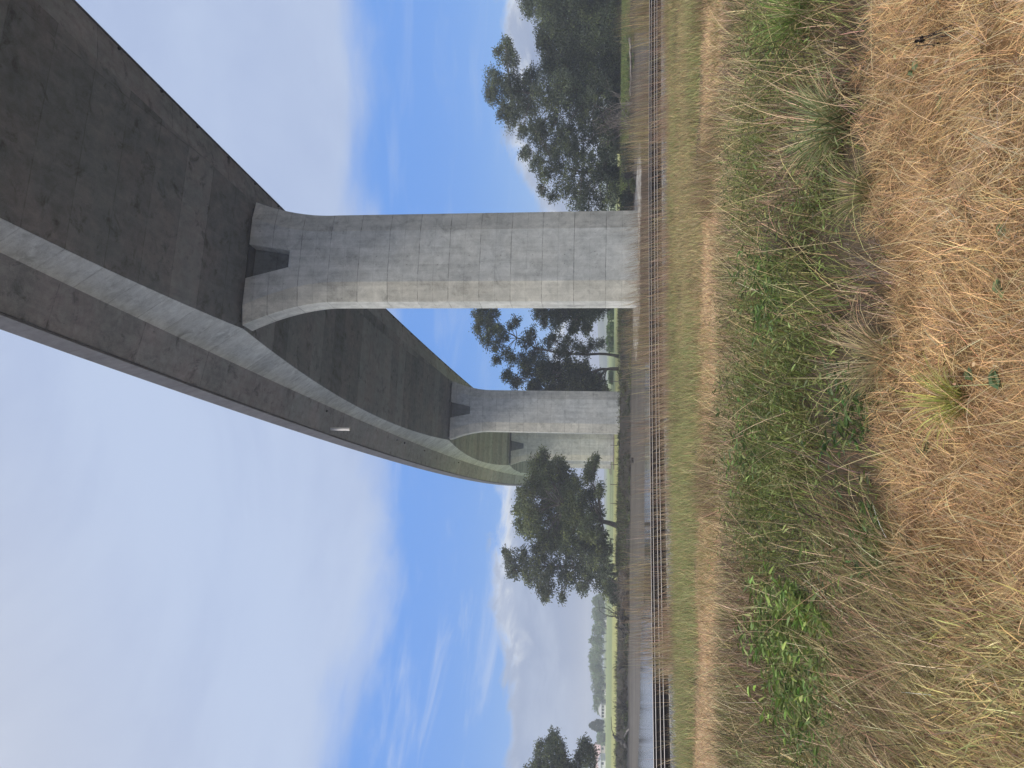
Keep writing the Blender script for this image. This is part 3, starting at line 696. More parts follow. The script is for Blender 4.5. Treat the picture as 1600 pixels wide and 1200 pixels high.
def mid_grass():
    # dry tufts and sparse cover on the tan track
    B = Bag()
    def kp(X, Y): return sstep(11.8, 13.4, Y)*sstep(19.4, 17.4, Y)*.9
    r = scatter(190000, -16, 16, 11.6, 19.4, kp); n = len(r); X, Y = r[:, 0], r[:, 1]
    m_ = vnoise(X*.5, Y*1.1, 100); tall = sstep(.05, .5, vnoise(X*.45, Y*.5, 101))
    c = vary(np.array([.47, .335, .20]), n, .3)*(1+.25*m_[:, None]); o_ = rng.uniform(size=n) < .08+.5*tall; c[o_] = vary(OLIVE*1.05, o_.sum(), .25)
    B.add(*blades(r, rng.uniform(.05, .16, n)*(1+1.2*tall), rng.uniform(0, 6.28, n), rng.uniform(.3, 1.4, n), rng.uniform(0, .6, n), rng.uniform(.006, .011, n), c, 2))
    # taller olive and russet clumps that break the strip
    def kc(X, Y): return sstep(.06, .36, vnoise(X*.5, Y*.33, 115, 3)+.14*sstep(0, 5, X)-.12*sstep(0, -4, X))*sstep(12, 13, Y)*sstep(21, 18.5, Y)
    r = scatter(112000, -16, 16, 12, 21, kc); n = len(r); u = rng.uniform(size=(n, 1))
    c = np.where(u < .4, vary([.24, .175, .11], n, .3), np.where(u < .75, vary(OLIVE*.95, n, .3), vary(BROWN*.8, n, .3)))
    B.add(*blades(r, rng.uniform(.15, .55, n), rng.normal(2.4, 1.2, n), np.abs(rng.normal(.25, .3, n)), rng.uniform(0, .8, n), rng.uniform(.006, .012, n), c, 3))
    tag(B.build('straw_grass', GM), 'short straw grass on the worn tan strip before the green verge', 'grass', kind='stuff')
    # green verge
    B = Bag()
    def kv(X, Y):
        t = Y-track_y(X); return sstep(17.2, 19.4, Y+2.4*vnoise(X*.35, Y*.3, 102, 4)+.6*vnoise(X*2, Y*1.5, 105))*sstep(-7.0, -8.3, t)
    r = scatter(300000, -20, 23, 15.5, 32, kv); n = len(r); X, Y = r[:, 0], r[:, 1]
    g = sstep(-.25, .35, vnoise(X*.22, Y*.3, 103)+.30*sstep(2, -3, X)-.15*sstep(3, 9, X))
    c = vary(np.array([.36, .285, .15]), n, .3); gm = rng.uniform(size=n) < .08+.6*g; c[gm] = vary([.26, .275, .115], gm.sum(), .22)
    dryb = sstep(.3, .6, vnoise(X*.35, Y*.5, 104)); br = rng.uniform(size=n) < dryb*.7; c[br] = vary([.15, .115, .075], br.sum(), .25)
    B.add(*blades(r, rng.uniform(.10, .34, n)*(.8+.5*g), rng.normal(2.6, 1.2, n), np.abs(rng.normal(.3, .3, n)), rng.uniform(.1, .9, n), rng.uniform(.008, .016, n), c, 2))
    tag(B.build('verge_grass', GM), 'soft green and tan grass on the verge in front of the railway', 'grass', kind='stuff')
    # tall russet stems against the rails
    B = Bag()
    def kr(X, Y):
        t = Y-track_y(X)
        gap = sstep(-8.2, -9.2, X)*.92                # the ballast shows bare at the left
        clump = .3+.7*sstep(-.3, .3, vnoise(X*.5, Y*.25, 110)+.35*np.exp(-((X-2.5)/3.)**2))
        gapm = .6*np.exp(-((X+4.6)/1.4)**2)
        return sstep(-9.6, -8.6, t)*sstep(-6.2, -7.2, t)*(1-gap)*clump*(1-gapm)
    r = scatter(130000, -16, 20, 16, 34, kr); n = len(r)
    c = np.where(rng.uniform(size=(n, 1)) < .5, vary([.30, .195, .13], n, .25), vary([.42, .33, .21], n, .22))
    B.add(*blades(r, rng.uniform(.35, 1.05, n)*np.exp(rng.normal(0, .28, n)), rng.normal(2.7, .6, n), np.abs(rng.normal(.2, .18, n)), rng.uniform(0, .7, n), rng.uniform(.007, .013, n), c, 3))
    # stems on the river side, in clumps
    def kf(X, Y):
        t = Y-track_y(X); clump = sstep(.05, .5, vnoise(X*.28, Y*.1, 112)+.42*sstep(-1, 6, X))
        return sstep(1.9, 2.6, t)*sstep(5.2, 3.6, t)*clump*(X > -30)
    r = scatter(110000, -19, 24, 28, 46, kf); n = len(r)
    c = np.where(rng.uniform(size=(n, 1)) < .5, vary([.22, .155, .11], n, .25), vary([.34, .28, .19], n, .22))
    B.add(*blades(r, rng.uniform(.7, 1.9, n), rng.normal(2.7, .6, n), np.abs(rng.normal(.12, .14, n)), rng.uniform(0, .5, n), rng.uniform(.009, .016, n), c, 3))
    tag(B.build('russet_grass', GM), 'tall thin russet grass standing against the rails', 'grass', kind='stuff')
    # grass and scrub along the far bank
    B = Bag(); n = 60000
    X = rng.uniform(-75, 75, n); Y = 113+rng.gamma(1.3, 3., n); Y = Y-3.0+3.0*vnoise(X*.07, X*0+.3, 31, 3)
    kk = rng.uniform(size=n) < .05+.8*sstep(.0, .45, vnoise(X*.16, Y*.15, 120)); X, Y = X[kk], Y[kk]; n = len(X)
    r = np.stack([X, Y, terrain(X, Y)-.03], -1)
    c = np.where(rng.uniform(size=(n, 1)) < .55, vary([.075, .10, .035], n, .35), vary([.10, .085, .05], n, .35))
    B.add(*blades(r, rng.uniform(.25, .8, n), rng.uniform(0, 6.28, n), np.abs(rng.normal(.3, .3, n)), rng.uniform(0, .7, n), rng.uniform(.05, .10, n), c, 2))
    m0 = 420; X = rng.uniform(-70, 22, m0); Y = rng.uniform(105.5, 113.5, m0); k = 42      # dark scrub rooted down the muddy slope
    cz = np.stack([X, Y, terrain(X, Y)], -1); rr = rng.uniform(.25, .8, m0); j = np.repeat(np.arange(m0), k); d = rng.normal(size=(m0*k, 3)); d[:, 2] = np.abs(d[:, 2])*.7
    d /= np.linalg.norm(d, axis=1, keepdims=True); cs = np.where(rng.uniform(size=(m0, 1)) < .5, np.array([.045, .055, .028]), np.where(rng.uniform(size=(m0, 1)) < .6, np.array([.06, .045, .032]), np.array([.10, .125, .045])))
    V_, P_, T_, C_ = leaves(cz[j]+d*(rr[j]*rng.uniform(.2, 1., m0*k))[:, None], d+rng.normal(0, .5, (m0*k, 3)), rng.uniform(.12, .35, m0*k), rng.uniform(.03, .12, m0*k), cs[j]*np.exp(rng.normal(0, .25, (m0*k, 1))))
    B.add(V_, P_, T_, C_)
    n = 26000; X = rng.uniform(20, 75, n); Y = 112.6+rng.uniform(0, 1, n)**1.5*6; Y = Y-2.+3.0*vnoise(X*.07, X*0+.3, 31, 3)
    r = np.stack([X, Y, terrain(X, Y)-.03], -1)
    B.add(*blades(r, rng.uniform(.2, .6, n), rng.uniform(0, 6.28, n), np.abs(rng.normal(.3, .3, n)), rng.uniform(0, .7, n), rng.uniform(.06, .12, n), vary([.16, .205, .06], n, .3), 2))
    tag(B.build('bank_grass', GM), 'rough green grass fringing the top of the far river bank', 'grass', kind='stuff')
mid_grass()

# ------------------------------------------------------------------ single plants near the viewer
def tussock(x, y, label, col, n=420, ln=(.25, .6), wd=(.004, .007), spread=.09, dz=0.):
    p = gp(x, y); o = empty('grass_tussock', tuple(p), label, 'grass tussock', 'grass tussocks in the weeds')
    a_ = rng.uniform(0, 6.28, n); rr = spread*np.sqrt(rng.uniform(0, 1, n))
    r = np.stack([p[0]+np.cos(a_)*rr, p[1]+np.sin(a_)*rr, np.full(n, p[2]-.01)], -1)
    B = Bag(); c = vary(col, n, .22); dd = rng.uniform(size=n) < .2; c[dd] = vary(PALE*.85, dd.sum(), .2)
    B.add(*blades(r, rng.uniform(*ln, n), a_+rng.normal(0, .5, n), np.abs(rng.normal(.30, .22, n)), rng.uniform(.4, 1.7, n), rng.uniform(*wd, n), c, 5))
    B.build('blades', GM, o)
tussock(1325, 195, 'grey green grass tussock with arching blades, on the border of the straw and the weeds', [.19, .235, .105], 520, (.3, .62))
tussock(1265, 20, 'bright green grass tussock at the right edge of the weeds', [.16, .24, .06], 420, (.3, .6))
tussock(1505, 628, 'yellow green tuft growing out of the middle of the dry straw', [.33, .34, .10], 260, (.15, .34), spread=.05)
tussock(1365, 300, 'thin olive grass tussock beside the grey green one at the straw border', [.2, .2, .09], 220, (.2, .5), spread=.06)
tussock(1420, 880, 'drooping olive green tussock where the straw meets the long flattened grass', [.17, .18, .07], 240, (.2, .45), spread=.12)
tussock(1470, 1000, 'long flattened brown green tussock below the yellow stubble', [.22, .19, .09], 160, (.2, .5), spread=.16)
tussock(1400, 1080, 'tall leaning tussock of brown blades beside the bright leafy weed', [.24, .18, .10], 160, (.3, .6), spread=.12)
tussock(1390, 560, 'pale dry tussock beside the dark hollow under the weeds', [.36, .30, .17], 320, (.2, .5), spread=.1)

def weed(x, y, label, h, n, lf, col, rad):
    p = gp(x, y); o = empty('leafy_weed', tuple(p), label, 'weed', 'leafy weeds in the undergrowth')
    B = Bag(); SB = Bag(); ns = 26
    a_ = rng.uniform(0, 6.28, ns); ln = h*rng.uniform(.6, 1.1, ns); le = rng.uniform(.1, .75, ns)
    q_ = rad*.55*np.sqrt(rng.uniform(0, 1, ns)); r = np.stack([p[0]+q_*np.cos(a_), p[1]+q_*np.sin(a_), np.full(ns, p[2])], -1)
    SB.add(*blades(r, ln, a_, le, .3, .007, vary(np.array(col)*.8, ns, .15), 4))
    j = rng.integers(0, ns, n); t = rng.uniform(.25, 1., n)
    th = le[j]+.15*t; pos = r[j]+(ln[j]*t)[:, None]*np.stack([np.sin(th)*np.cos(a_[j]), np.sin(th)*np.sin(a_[j]), np.cos(th)], -1)
    b_ = rng.uniform(0, 6.28, n); d = np.stack([np.cos(b_), np.sin(b_), rng.uniform(-.2, .8, n)], -1)
    B.add(*leaves(pos, d, rng.uniform(.6, 1.2, n)*lf, rng.uniform(.13, .22, n)*lf, vary(np.array(col), n, .32, .1)))
    SB.build('stem', GM, o); B.build('foliage', LM, o)
weed(1320, 1045, 'bright green leafy weed, largest and lushest of the left side', .6, 1100, .10, [.18, .25, .065], .5)
weed(1250, 955, 'fresh green weed with pointed leaves behind the lush one', .5, 800, .09, [.17, .225, .065], .4)
weed(1320, 1120, 'mid green weed beside the leaning brown tussock', .4, 240, .09, [.11, .19, .045], .4)
weed(1215, 690, 'broad low green weed in the middle of the undergrowth', .5, 560, .09, [.14, .19, .06], .5)
weed(1360, 640, 'dark green weed in the shadowed hollow at the straw border', .34, 170, .10, [.07, .12, .035], .3)
weed(1240, 455, 'green weed beside the dead dark stalks in front of the bridge pier', .48, 480, .09, [.11, .17, .05], .4)
weed(1385, 850, 'low dark weed with rounded leaves at the foot of the olive tussock', .26, 150, .09, [.08, .13, .04], .3)

def dead_stalk(x, y, label, h, n, leanaz, col=DARKST, lean=.5, heads=False):
    p = gp(x, y); o = empty('dead_weed', tuple(p), label, 'dead weed', 'dead weed stalks')
    B = Bag()
    a_ = leanaz+rng.normal(0, .7, n); le = np.abs(rng.normal(lean, .25, n)); ln = h*rng.uniform(.5, 1.1, n)
    r = p+np.stack([rng.normal(0, .03, n), rng.normal(0, .03, n), np.zeros(n)], -1)
    B.add(*blades(r, ln, a_, le, .25, .008, vary(col, n, .25), 4))
    k = 9; j = np.repeat(np.arange(n), k); t = rng.uniform(.3, .98, n*k); th = le[j]+.12*t
    q = r[j]+(ln[j]*t)[:, None]*np.stack([np.sin(th)*np.cos(a_[j]), np.sin(th)*np.sin(a_[j]), np.cos(th)], -1)
    B.add(*blades(q, rng.uniform(.05, .2, n*k)*h/.6, a_[j]+rng.normal(0, 1.0, n*k), np.abs(rng.normal(.8, .35, n*k)), .2, .0045, vary(col, n*k, .25), 2))
    B.build('stalk', GM, o)
    if heads:
        for jj in rng.integers(0, len(q), 9):
            HB = Bag(); dr = rng.normal(size=(14, 3)); HB.add(*leaves(np.tile(q[jj], (14, 1)), dr, .011, .009, vary([.03, .025, .022], 14, .2)))
            HB.build('seed_head', GM, o)
dead_stalk(1265, 60, 'dead dark branching weed leaning beside the bright tussock', .75, 9, 2.4)
dead_stalk(1235, 985, 'dead brown twiggy weed behind the lush green one', .7, 14, 2.8, [.12, .085, .065], .5)
dead_stalk(1270, 400, 'dead blackish weed with crossed stems in front of the bridge pier', .7, 10, .5)
dead_stalk(1290, 800, 'dead dark stems sprawling between green weeds', .6, 8, 2.9, DARKST, .8)
dead_stalk(1500, 42, 'short dead stalk with black seed heads standing in the dry straw', .24, 4, 2.2, [.05, .04, .035], .35, True)
dead_stalk(1400, 430, 'grey brown twiggy dead weed at the straw border', .36, 16, .4, [.16, .125, .1], .7)

# single broad leaves lying on the straw
for x, y, ln, lab in ((1443, 114, .075, 'small green leaf lying on the straw near the black seed heads'), (1590, 372, .07, 'dark green oval leaf at the near edge of the straw'),
                      (1588, 459, .07, 'mid green pointed leaf at the near edge of the straw'), (1585, 608, .10, 'large green leaf at the near edge, under the yellow tuft'),
                      (1463, 711, .09, 'blue green leaf on the straw near the shadowed weeds'), (1487, 173, .06, 'small lobed green leaf among dry stalks'),
                      (1535, 592, .06, 'greyish leaf on bare straw above the large green leaf')):
    p = gp(x, y); o = empty('fallen_leaf', (p[0], p[1], p[2]+.05), lab, 'leaf', 'loose leaves on the straw')
    B = Bag(); n = 3
    pos = np.tile(p+np.array([0, 0, .055]), (n, 1))+rng.normal(0, .006, (n, 3)); a_ = rng.normal(.3, .5, n)
    B.add(*leaves(pos, np.stack([np.cos(a_), np.sin(a_), np.full(n, .25)], -1), ln, ln*.42, vary([.11, .17, .075], n, .15)))
    B.build('leaf_blade', LM, o)

# ------------------------------------------------------------------ trees
def tubes(paths, sides=6):
    V = []; P = []; b = 0
    for pts, rad in paths:
        pts = np.asarray(pts, float); n = len(pts); t = np.gradient(pts, axis=0); t /= np.linalg.norm(t, axis=1, keepdims=True)+1e-9
        ref = np.array([.3, .9, .1]); u = np.cross(t, ref); u /= np.linalg.norm(u, axis=1, keepdims=True)+1e-9; w = np.cross(t, u)
        a_ = np.arange(sides)*2*np.pi/sides
        ring = pts[:, None]+np.asarray(rad)[:, None, None]*(np.cos(a_)[None, :, None]*u[:, None]+np.sin(a_)[None, :, None]*w[:, None])
        V.append(ring.reshape(-1, 3)); P.append(grid_faces(n, sides, True)+b); P.append((b+np.arange(sides))[None, ::-1]); P.append((b+(n-1)*sides+np.arange(sides))[None])
        b += n*sides
    quads = np.concatenate([p for p in P if p.shape[1] == 4]) if sides != 4 else np.concatenate(P)
    rest = [p for p in P if p.shape[1] != 4]
    return np.concatenate(V), [quads]+([np.concatenate(rest)] if rest and sides != 4 else [])
def bend(p, q, n=7, wob=.06, sag=0.):
    p, q = np.asarray(p, float), np.asarray(q, float); t = np.linspace(0, 1, n)[:, None]; L = np.linalg.norm(q-p)
    c = p+(q-p)*t; j = rng.normal(0, wob*L, 3)*np.array([1, 1, .5])
    c = c+np.sin(t*np.pi)*j+np.sin(t*2*np.pi)*rng.normal(0, wob*.5*L, 3); c[:, 2] += sag*L*np.sin(t[:, 0]*np.pi)
    return c
BARK = plain('bark', (.085, .07, .058), .95, .45, 2.2, col2=(.15, .13, .11))
TL = leafmat('tree_leaf', .36, .55, .3)
def tree(name, label, base, Y, lobes, col, forks, trunk_r, dens=1.1, leaf=.29, cat='tree', group='trees on the far river bank', depth=.75, mid=None, droop=.3, palecol=None, px_scale=None):
    b0 = at(base[0], base[1], Y); zb = float(terrain(b0[0], b0[1])); b0[2] = zb-.05
    o = empty(name, tuple(b0), label, cat, group)
    mpp = Y/F
    C = []
    ally = np.mean([l[1] for l in lobes])
    Rmax = max(2., np.std([l[1] for l in lobes])*mpp*1.3)
    for lx, ly, lr in lobes:
        C.append((at(lx, ly, Y+rng.uniform(-1, 1)*Rmax*depth), lr*mpp))
    # stems and limbs
    fk = [at(fx, fy, Y+rng.uniform(-.3, .3)) for fx, fy in forks]
    paths = []
    trunk = bend(b0, fk[0], 8, .03); tr = np.linspace(trunk_r, trunk_r*.72, 8); tr[0] *= 1.35; paths.append((trunk, tr))
    for j in range(1, len(fk)):
        paths.append((bend(fk[j-1], fk[j], 7, .04), np.linspace(trunk_r*.72*.82**(j-1), trunk_r*.72*.78**j, 7)))
    for c, r_ in C:
        dist = [np.linalg.norm(c-f)+ (3. if f[2] > c[2] else 0) for f in fk]; j = int(np.argmin(dist)); r0 = trunk_r*.38*.85**j
        br = bend(fk[j], c, 8, .07, .04); paths.append((br, np.linspace(r0, .035, 8)))
        for _ in range(5):
            d = rng.normal(size=3); d /= np.linalg.norm(d); d[2] = abs(d[2])*.8-.1
            s0 = br[rng.integers(4, 8)]; paths.append((bend(s0, c+d*r_*1.0, 5, .1), np.linspace(.05, .015, 5)))
    V, P = tubes(paths, 5)
    link('trunk', mesh_np('trunk', V, P, smooth=True), BARK, o)
    # foliage: sprays gathered into clumps, clumps gathered into lobes
    B = Bag()
    for c, r_ in C:
        r_ *= 1.12; ncl = int(max(8, 19*r_**1.3*dens)); d = rng.normal(size=(ncl, 3)); d /= np.linalg.norm(d, axis=1, keepdims=True)
        cc = c+d*(r_*rng.uniform(.35, 1.04, (ncl, 1)))*np.array([1, 1, .92])
        ltint = np.exp(rng.normal(0, .12)); cr = rng.uniform(.34, .72, ncl)*(.65+.13*r_)
        k = 38; n = ncl*k
        j = np.repeat(np.arange(ncl), k); off = rng.normal(size=(n, 3))*np.array([1, 1, .66])*.72
        pos = cc[j]+off*cr[j][:, None]
        dd = off+rng.normal(0, .7, (n, 3)); dd[:, 2] -= droop
        base_c = np.where(rng.uniform(size=(ncl, 1)) < .2, np.asarray(palecol if palecol is not None else np.array(col)*1.5), np.asarray(col))  # some clumps, picked at random, take a lighter leaf colour
        cl = base_c[j]*np.exp(rng.normal(0, .16, (ncl, 1)))[j]*np.exp(rng.normal(0, .22, (n, 1)))*ltint
        B.add(*leaves(pos, dd, leaf*rng.uniform(.7, 1.3, n), leaf*rng.uniform(.38, .6, n), np.clip(cl, .005, .5), .15))
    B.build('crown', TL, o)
    return o
G1 = [.060, .078, .044]; G2 = [.070, .088, .056]; G3 = [.075, .096, .042]; PALE_LEAF = [.125, .15, .06]
tree('gum_tree', 'dense dark tree at the right end of the far bank row, cut by the frame', (980, -25), 121,
     [(838, 8, 24), (860, 22, 28), (870, -15, 40), (900, 10, 40), (915, -45, 55), (935, 15, 40), (860, -55, 38), (955, -10, 40), (880, 45, 24), (920, 45, 32), (950, 40, 28), (825, -5, 16), (890, -20, 40), (965, 20, 22)], G1, [(945, -22), (905, -20)], .42, 1.25, palecol=PALE_LEAF)
tree('gum_tree', 'rounded dense tree behind the light green shrub, second in the far bank row', (978, 88), 123,
     [(850, 62, 18), (868, 80, 26), (858, 104, 18), (895, 70, 30), (900, 100, 32), (925, 85, 36), (940, 65, 30), (945, 110, 30), (960, 85, 26), (880, 118, 22), (915, 125, 26), (965, 60, 20), (965, 112, 20)], G1, [(940, 90), (900, 88)], .38, 1.2, palecol=PALE_LEAF)
tree('gum_tree', 'tallest tree of the right group, its head leaning out towards the bridge', (977, 150), 120,
     [(792, 68, 9), (785, 84, 14), (797, 92, 13), (770, 122, 15), (778, 142, 19), (798, 128, 18), (768, 150, 11), (805, 160, 20), (800, 182, 17), (818, 140, 20), (786, 175, 14), (832, 120, 18), (828, 170, 18), (850, 145, 24), (870, 165, 22), (880, 135, 26), (905, 150, 26), (930, 135, 28), (835, 195, 14), (955, 150, 22), (815, 205, 10), (900, 178, 18), (920, 190, 20), (940, 180, 20), (865, 195, 16), (885, 205, 14), (945, 205, 16), (845, 200, 10), (915, 160, 22)], G2, [(935, 146), (880, 143), (835, 146), (800, 142)], .40, .85, palecol=PALE_LEAF)
tree('gum_tree', 'open crowned tree with sky showing through, next to the tall bridge pier', (980, 262), 117,
     [(838, 212, 14), (855, 228, 17), (878, 215, 18), (825, 238, 10), (838, 252, 15), (852, 270, 14), (872, 255, 20), (900, 222, 20), (925, 210, 16), (895, 262, 20), (880, 290, 17), (848, 296, 9), (862, 310, 8), (905, 295, 19), (925, 255, 22), (930, 285, 22), (940, 315, 20), (905, 322, 16), (950, 235, 18), (955, 270, 20), (918, 345, 20), (815, 243, 7), (905, 240, 18), (945, 262, 18), (888, 232, 16), (958, 300, 18), (862, 240, 12), (915, 310, 16), (940, 220, 16), (960, 230, 14)], G2, [(945, 264), (912, 268), (880, 262)], .30, .62, palecol=PALE_LEAF, droop=.55)
tree('gum_tree', 'dark overhanging tree half hidden behind the left side of the tall pier', (966, 440), 136,
     [(845, 485, 16), (868, 500, 15), (882, 482, 20), (905, 495, 18), (905, 470, 26), (925, 485, 18), (935, 470, 22), (870, 460, 28), (895, 515, 9), (840, 455, 24), (915, 512, 10), (812, 440, 22)], G1, [(930, 440), (890, 450)], .36, 1.2, .3, palecol=PALE_LEAF, droop=.6)
tree('gum_tree', 'tall slender tree with a bare forked trunk between the two bridge piers', (963, 557), 132,
     [(745, 490, 10), (758, 486, 11), (747, 514, 11), (762, 505, 10), (772, 491, 10), (760, 530, 11), (775, 540, 10), (779, 513, 9), (775, 562, 8), (790, 553, 9), (797, 510, 6), (820, 535, 12), (829, 521, 9), (842, 548, 11), (815, 562, 10), (858, 536, 10), (850, 570, 10), (888, 533, 9), (902, 545, 10), (925, 540, 9), (875, 552, 10), (938, 538, 6), (770, 515, 12), (785, 530, 9), (752, 500, 10), (800, 560, 9), (832, 560, 12), (865, 525, 9), (880, 545, 9), (915, 550, 8), (805, 500, 8), (848, 505, 8)], G2, [(895, 553), (840, 545), (808, 528), (785, 512)], .26, .8, .28, palecol=PALE_LEAF, droop=.5)
tree('gum_tree', 'dark broad tree with low spreading limbs touching the second pier', (965, 576), 128,
     [(792, 585, 8), (805, 598, 10), (822, 582, 11), (835, 600, 13), (850, 585, 14), (868, 600, 17), (880, 580, 15), (895, 595, 18), (910, 575, 12), (918, 598, 18), (935, 590, 13), (905, 615, 20), (870, 622, 18), (930, 612, 14), (890, 565, 8), (945, 612, 8), (820, 570, 9), (845, 580, 14), (865, 570, 10), (900, 582, 16), (882, 612, 20), (855, 615, 16), (925, 605, 16), (835, 610, 12)], [.045, .058, .038], [(948, 577), (915, 580), (880, 585)], .34, 1., .30, palecol=PALE_LEAF, droop=.55)
tree('spreading_tree', 'broad spreading tree on a short leaning trunk, alone left of the piers', (967, 823), 116,
     [(848, 712, 9), (838, 728, 13), (855, 735, 13), (872, 724, 11), (880, 742, 14), (832, 752, 14), (820, 772, 14), (845, 765, 18), (868, 765, 18), (895, 758, 15), (812, 795, 13), (830, 795, 17), (855, 792, 20), (815, 820, 12), (835, 825, 18), (880, 790, 20), (903, 785, 16), (900, 815, 20), (875, 820, 22), (855, 845, 18), (930, 800, 14), (920, 825, 18), (935, 840, 15), (915, 855, 20), (888, 850, 20), (922, 728, 9), (918, 745, 10), (930, 718, 7), (935, 765, 8), (918, 775, 11), (895, 800, 22), (860, 835, 20), (910, 838, 20), (928, 868, 16), (850, 745, 16), (885, 775, 18), (868, 845, 18), (945, 860, 12), (830, 810, 16)],
     [.088, .112, .05], [(940, 815), (915, 808), (880, 790)], .45, 1.0, .32, palecol=[.15, .17, .055])
tree('spreading_tree', 'grey green taller tree standing against the left flank of the spreading one', (972, 897), 114,
     [(790, 862, 8), (798, 875, 11), (800, 892, 10), (815, 868, 12), (815, 890, 13), (830, 905, 13), (835, 880, 15), (850, 900, 15), (845, 922, 11), (858, 918, 10), (868, 885, 16), (850, 862, 14), (885, 905, 16), (895, 880, 20), (915, 895, 20), (930, 878, 18), (938, 900, 20), (948, 918, 16), (945, 885, 14), (878, 930, 7), (910, 918, 11), (850, 932, 7), (835, 856, 8)],
     G2, [(945, 895), (900, 888), (860, 885)], .30, .72, .30, palecol=[.14, .16, .06])
tree('gum_tree', 'dark tree in the left corner of the picture, only its right side in view', (966, 1222), 104,
     [(838, 1195, 11), (832, 1210, 14), (845, 1172, 11), (858, 1160, 8), (866, 1150, 8), (872, 1165, 10), (858, 1180, 14), (878, 1178, 9), (870, 1195, 15), (885, 1200, 14), (848, 1205, 16), (912, 1160, 8), (915, 1172, 10), (905, 1180, 9), (920, 1190, 11), (900, 1200, 16), (862, 1222, 24), (900, 1228, 26), (926, 1172, 7)],
     G1, [(940, 1222), (900, 1215)], .36, 1., .27, palecol=PALE_LEAF)

def shrub(name, label, x, y, Y, r_px, col, group='shrubs along the far bank', k=4, leaf=.28, zoff=0.):
    p = at(x, y, Y); zb = float(terrain(p[0], p[1])); o = empty(name, (p[0], p[1], zb), label, 'shrub', group)
    r_ = r_px*Y/F; B = Bag()
    for i in range(k):
        c = np.array([p[0]+rng.normal(0, r_*.7), p[1]+rng.normal(0, r_*.5), zb+r_*rng.uniform(.4, 1.1)]); n = int(260*r_**1.4)+120
        d = rng.normal(size=(n, 3)); d /= np.linalg.norm(d, axis=1, keepdims=True)
        pos = c+d*r_*rng.uniform(.3, 1., (n, 1))*np.array([.9, .9, .75]); pos[:, 2] = np.maximum(pos[:, 2], zb+.02)
        B.add(*leaves(pos, d+rng.normal(0, .6, (n, 3)), leaf*rng.uniform(.7, 1.3, n), leaf*.45, vary(col, n, .25), .15))
    B.build('foliage', TL, o)
    V, P = tubes([(bend((p[0], p[1], zb-.05), (p[0]+rng.normal(0, r_*.5), p[1], zb+r_*1.1), 5, .1), np.linspace(.06, .015, 5)) for _ in range(5)], 5)
    link('stem', mesh_np('stem', V, P), BARK, o)
shrub('bank_shrub', 'light green shrub under the dense dark trees by the water', 965, 62, 107, 9, [.14, .19, .06], k=5)
shrub('bank_shrub', 'low lime shrub between the light green one and the tall tree', 968, 98, 107, 7, [.13, .17, .06])
shrub('bank_shrub', 'dark shrub at the foot of the open crowned tree', 968, 250, 106, 12, [.05, .06, .04], k=6)
shrub('bank_shrub', 'dark shrub pressed against the right side of the tall pier', 968, 312, 106, 13, [.045, .055, .038], k=6)
for i_, (y_, r_, lab_) in enumerate(((5, 15, 'dark scrub filling the gap under the dense tree at the right frame end'), (35, 14, 'dark scrub between the two dense right hand trees'), (80, 13, 'dark scrub behind the light green shrub'), (120, 14, 'dark scrub behind the lime shrub'),
        (150, 13, 'dark scrub round the trunk of the tallest right hand tree'), (190, 12, 'dark scrub behind the bare branching bush'), (222, 13, 'dark scrub between the bare bush and the open crowned tree'), (280, 14, 'dark scrub left of the open crowned tree'))):
    shrub('bank_scrub', lab_, 966, y_, 126, r_, [.05, .062, .036], 'dark scrub beneath the right hand trees', 7, .34)
shrub('bank_shrub', 'small grassy shrub beside the marker post on the bank', 980, 290, 101, 5, [.12, .14, .06])
shrub('bank_shrub', 'brown dead shrub at the foot of the grey green tree', 975, 905, 108, 9, [.17, .125, .09], k=6, leaf=.2)
shrub('bank_shrub', 'brown dead shrub sprawling beside the uprooted stump', 978, 935, 106, 8, [.15, .115, .085], k=6, leaf=.2)
shrub('bank_shrub', 'dark low bush under the left end of the tree line', 955, 925, 113, 10, [.05, .065, .04], k=6)

shrub('waterside_bush', 'leafy green bush at the water edge behind the rails on the left', 1010, 1018, 42, 13, [.12, .15, .06], 'bushes by the water behind the rails', 6, .10)
shrub('waterside_bush', 'smaller green bush behind the rails nearer the left frame edge', 1012, 1165, 41, 9, [.11, .13, .055], 'bushes by the water behind the rails', 5, .09)
def reeds(x, y, Y, n, h, label, spread=.8):
    p = at(x, y, Y); p[2] = float(terrain(p[0], p[1])); o = empty('reed_clump', tuple(p), label, 'reeds', 'reed clumps along the railway')
    r = np.stack([p[0]+rng.normal(0, spread, n), p[1]+rng.normal(0, .35, n), np.full(n, p[2]-.02)], -1); B = Bag()
    B.add(*blades(r, h*rng.uniform(.5, 1.1, n), rng.normal(2.8, .9, n), np.abs(rng.normal(.1, .12, n)), rng.uniform(0, .5, n), rng.uniform(.010, .02, n), np.where(rng.uniform(size=(n, 1)) < .6, vary([.40, .31, .17], n, .25), vary([.24, .22, .10], n, .25)), 4)); B.build('blades', GM, o)
reeds(1030, 912, 36.2, 420, 2.5, 'tall tan reed clump rising behind the rails below the grey green tree', .9)
reeds(1030, 1022, 25.0, 240, 1.0, 'low reddish reed clump in front of the rails where the bare ballast ends', .42)
reeds(1028, 20, 39.5, 420, 2.2, 'pale leaning reed clump behind the rails at the right frame edge', .9)
reeds(1028, 205, 39.0, 300, 1.9, 'straw coloured reed clump beside the right end of the pile cap', .8)
reeds(1028, 525, 38.5, 420, 2.0, 'reddish reed clump hiding the left end of the pile cap', 1.2)
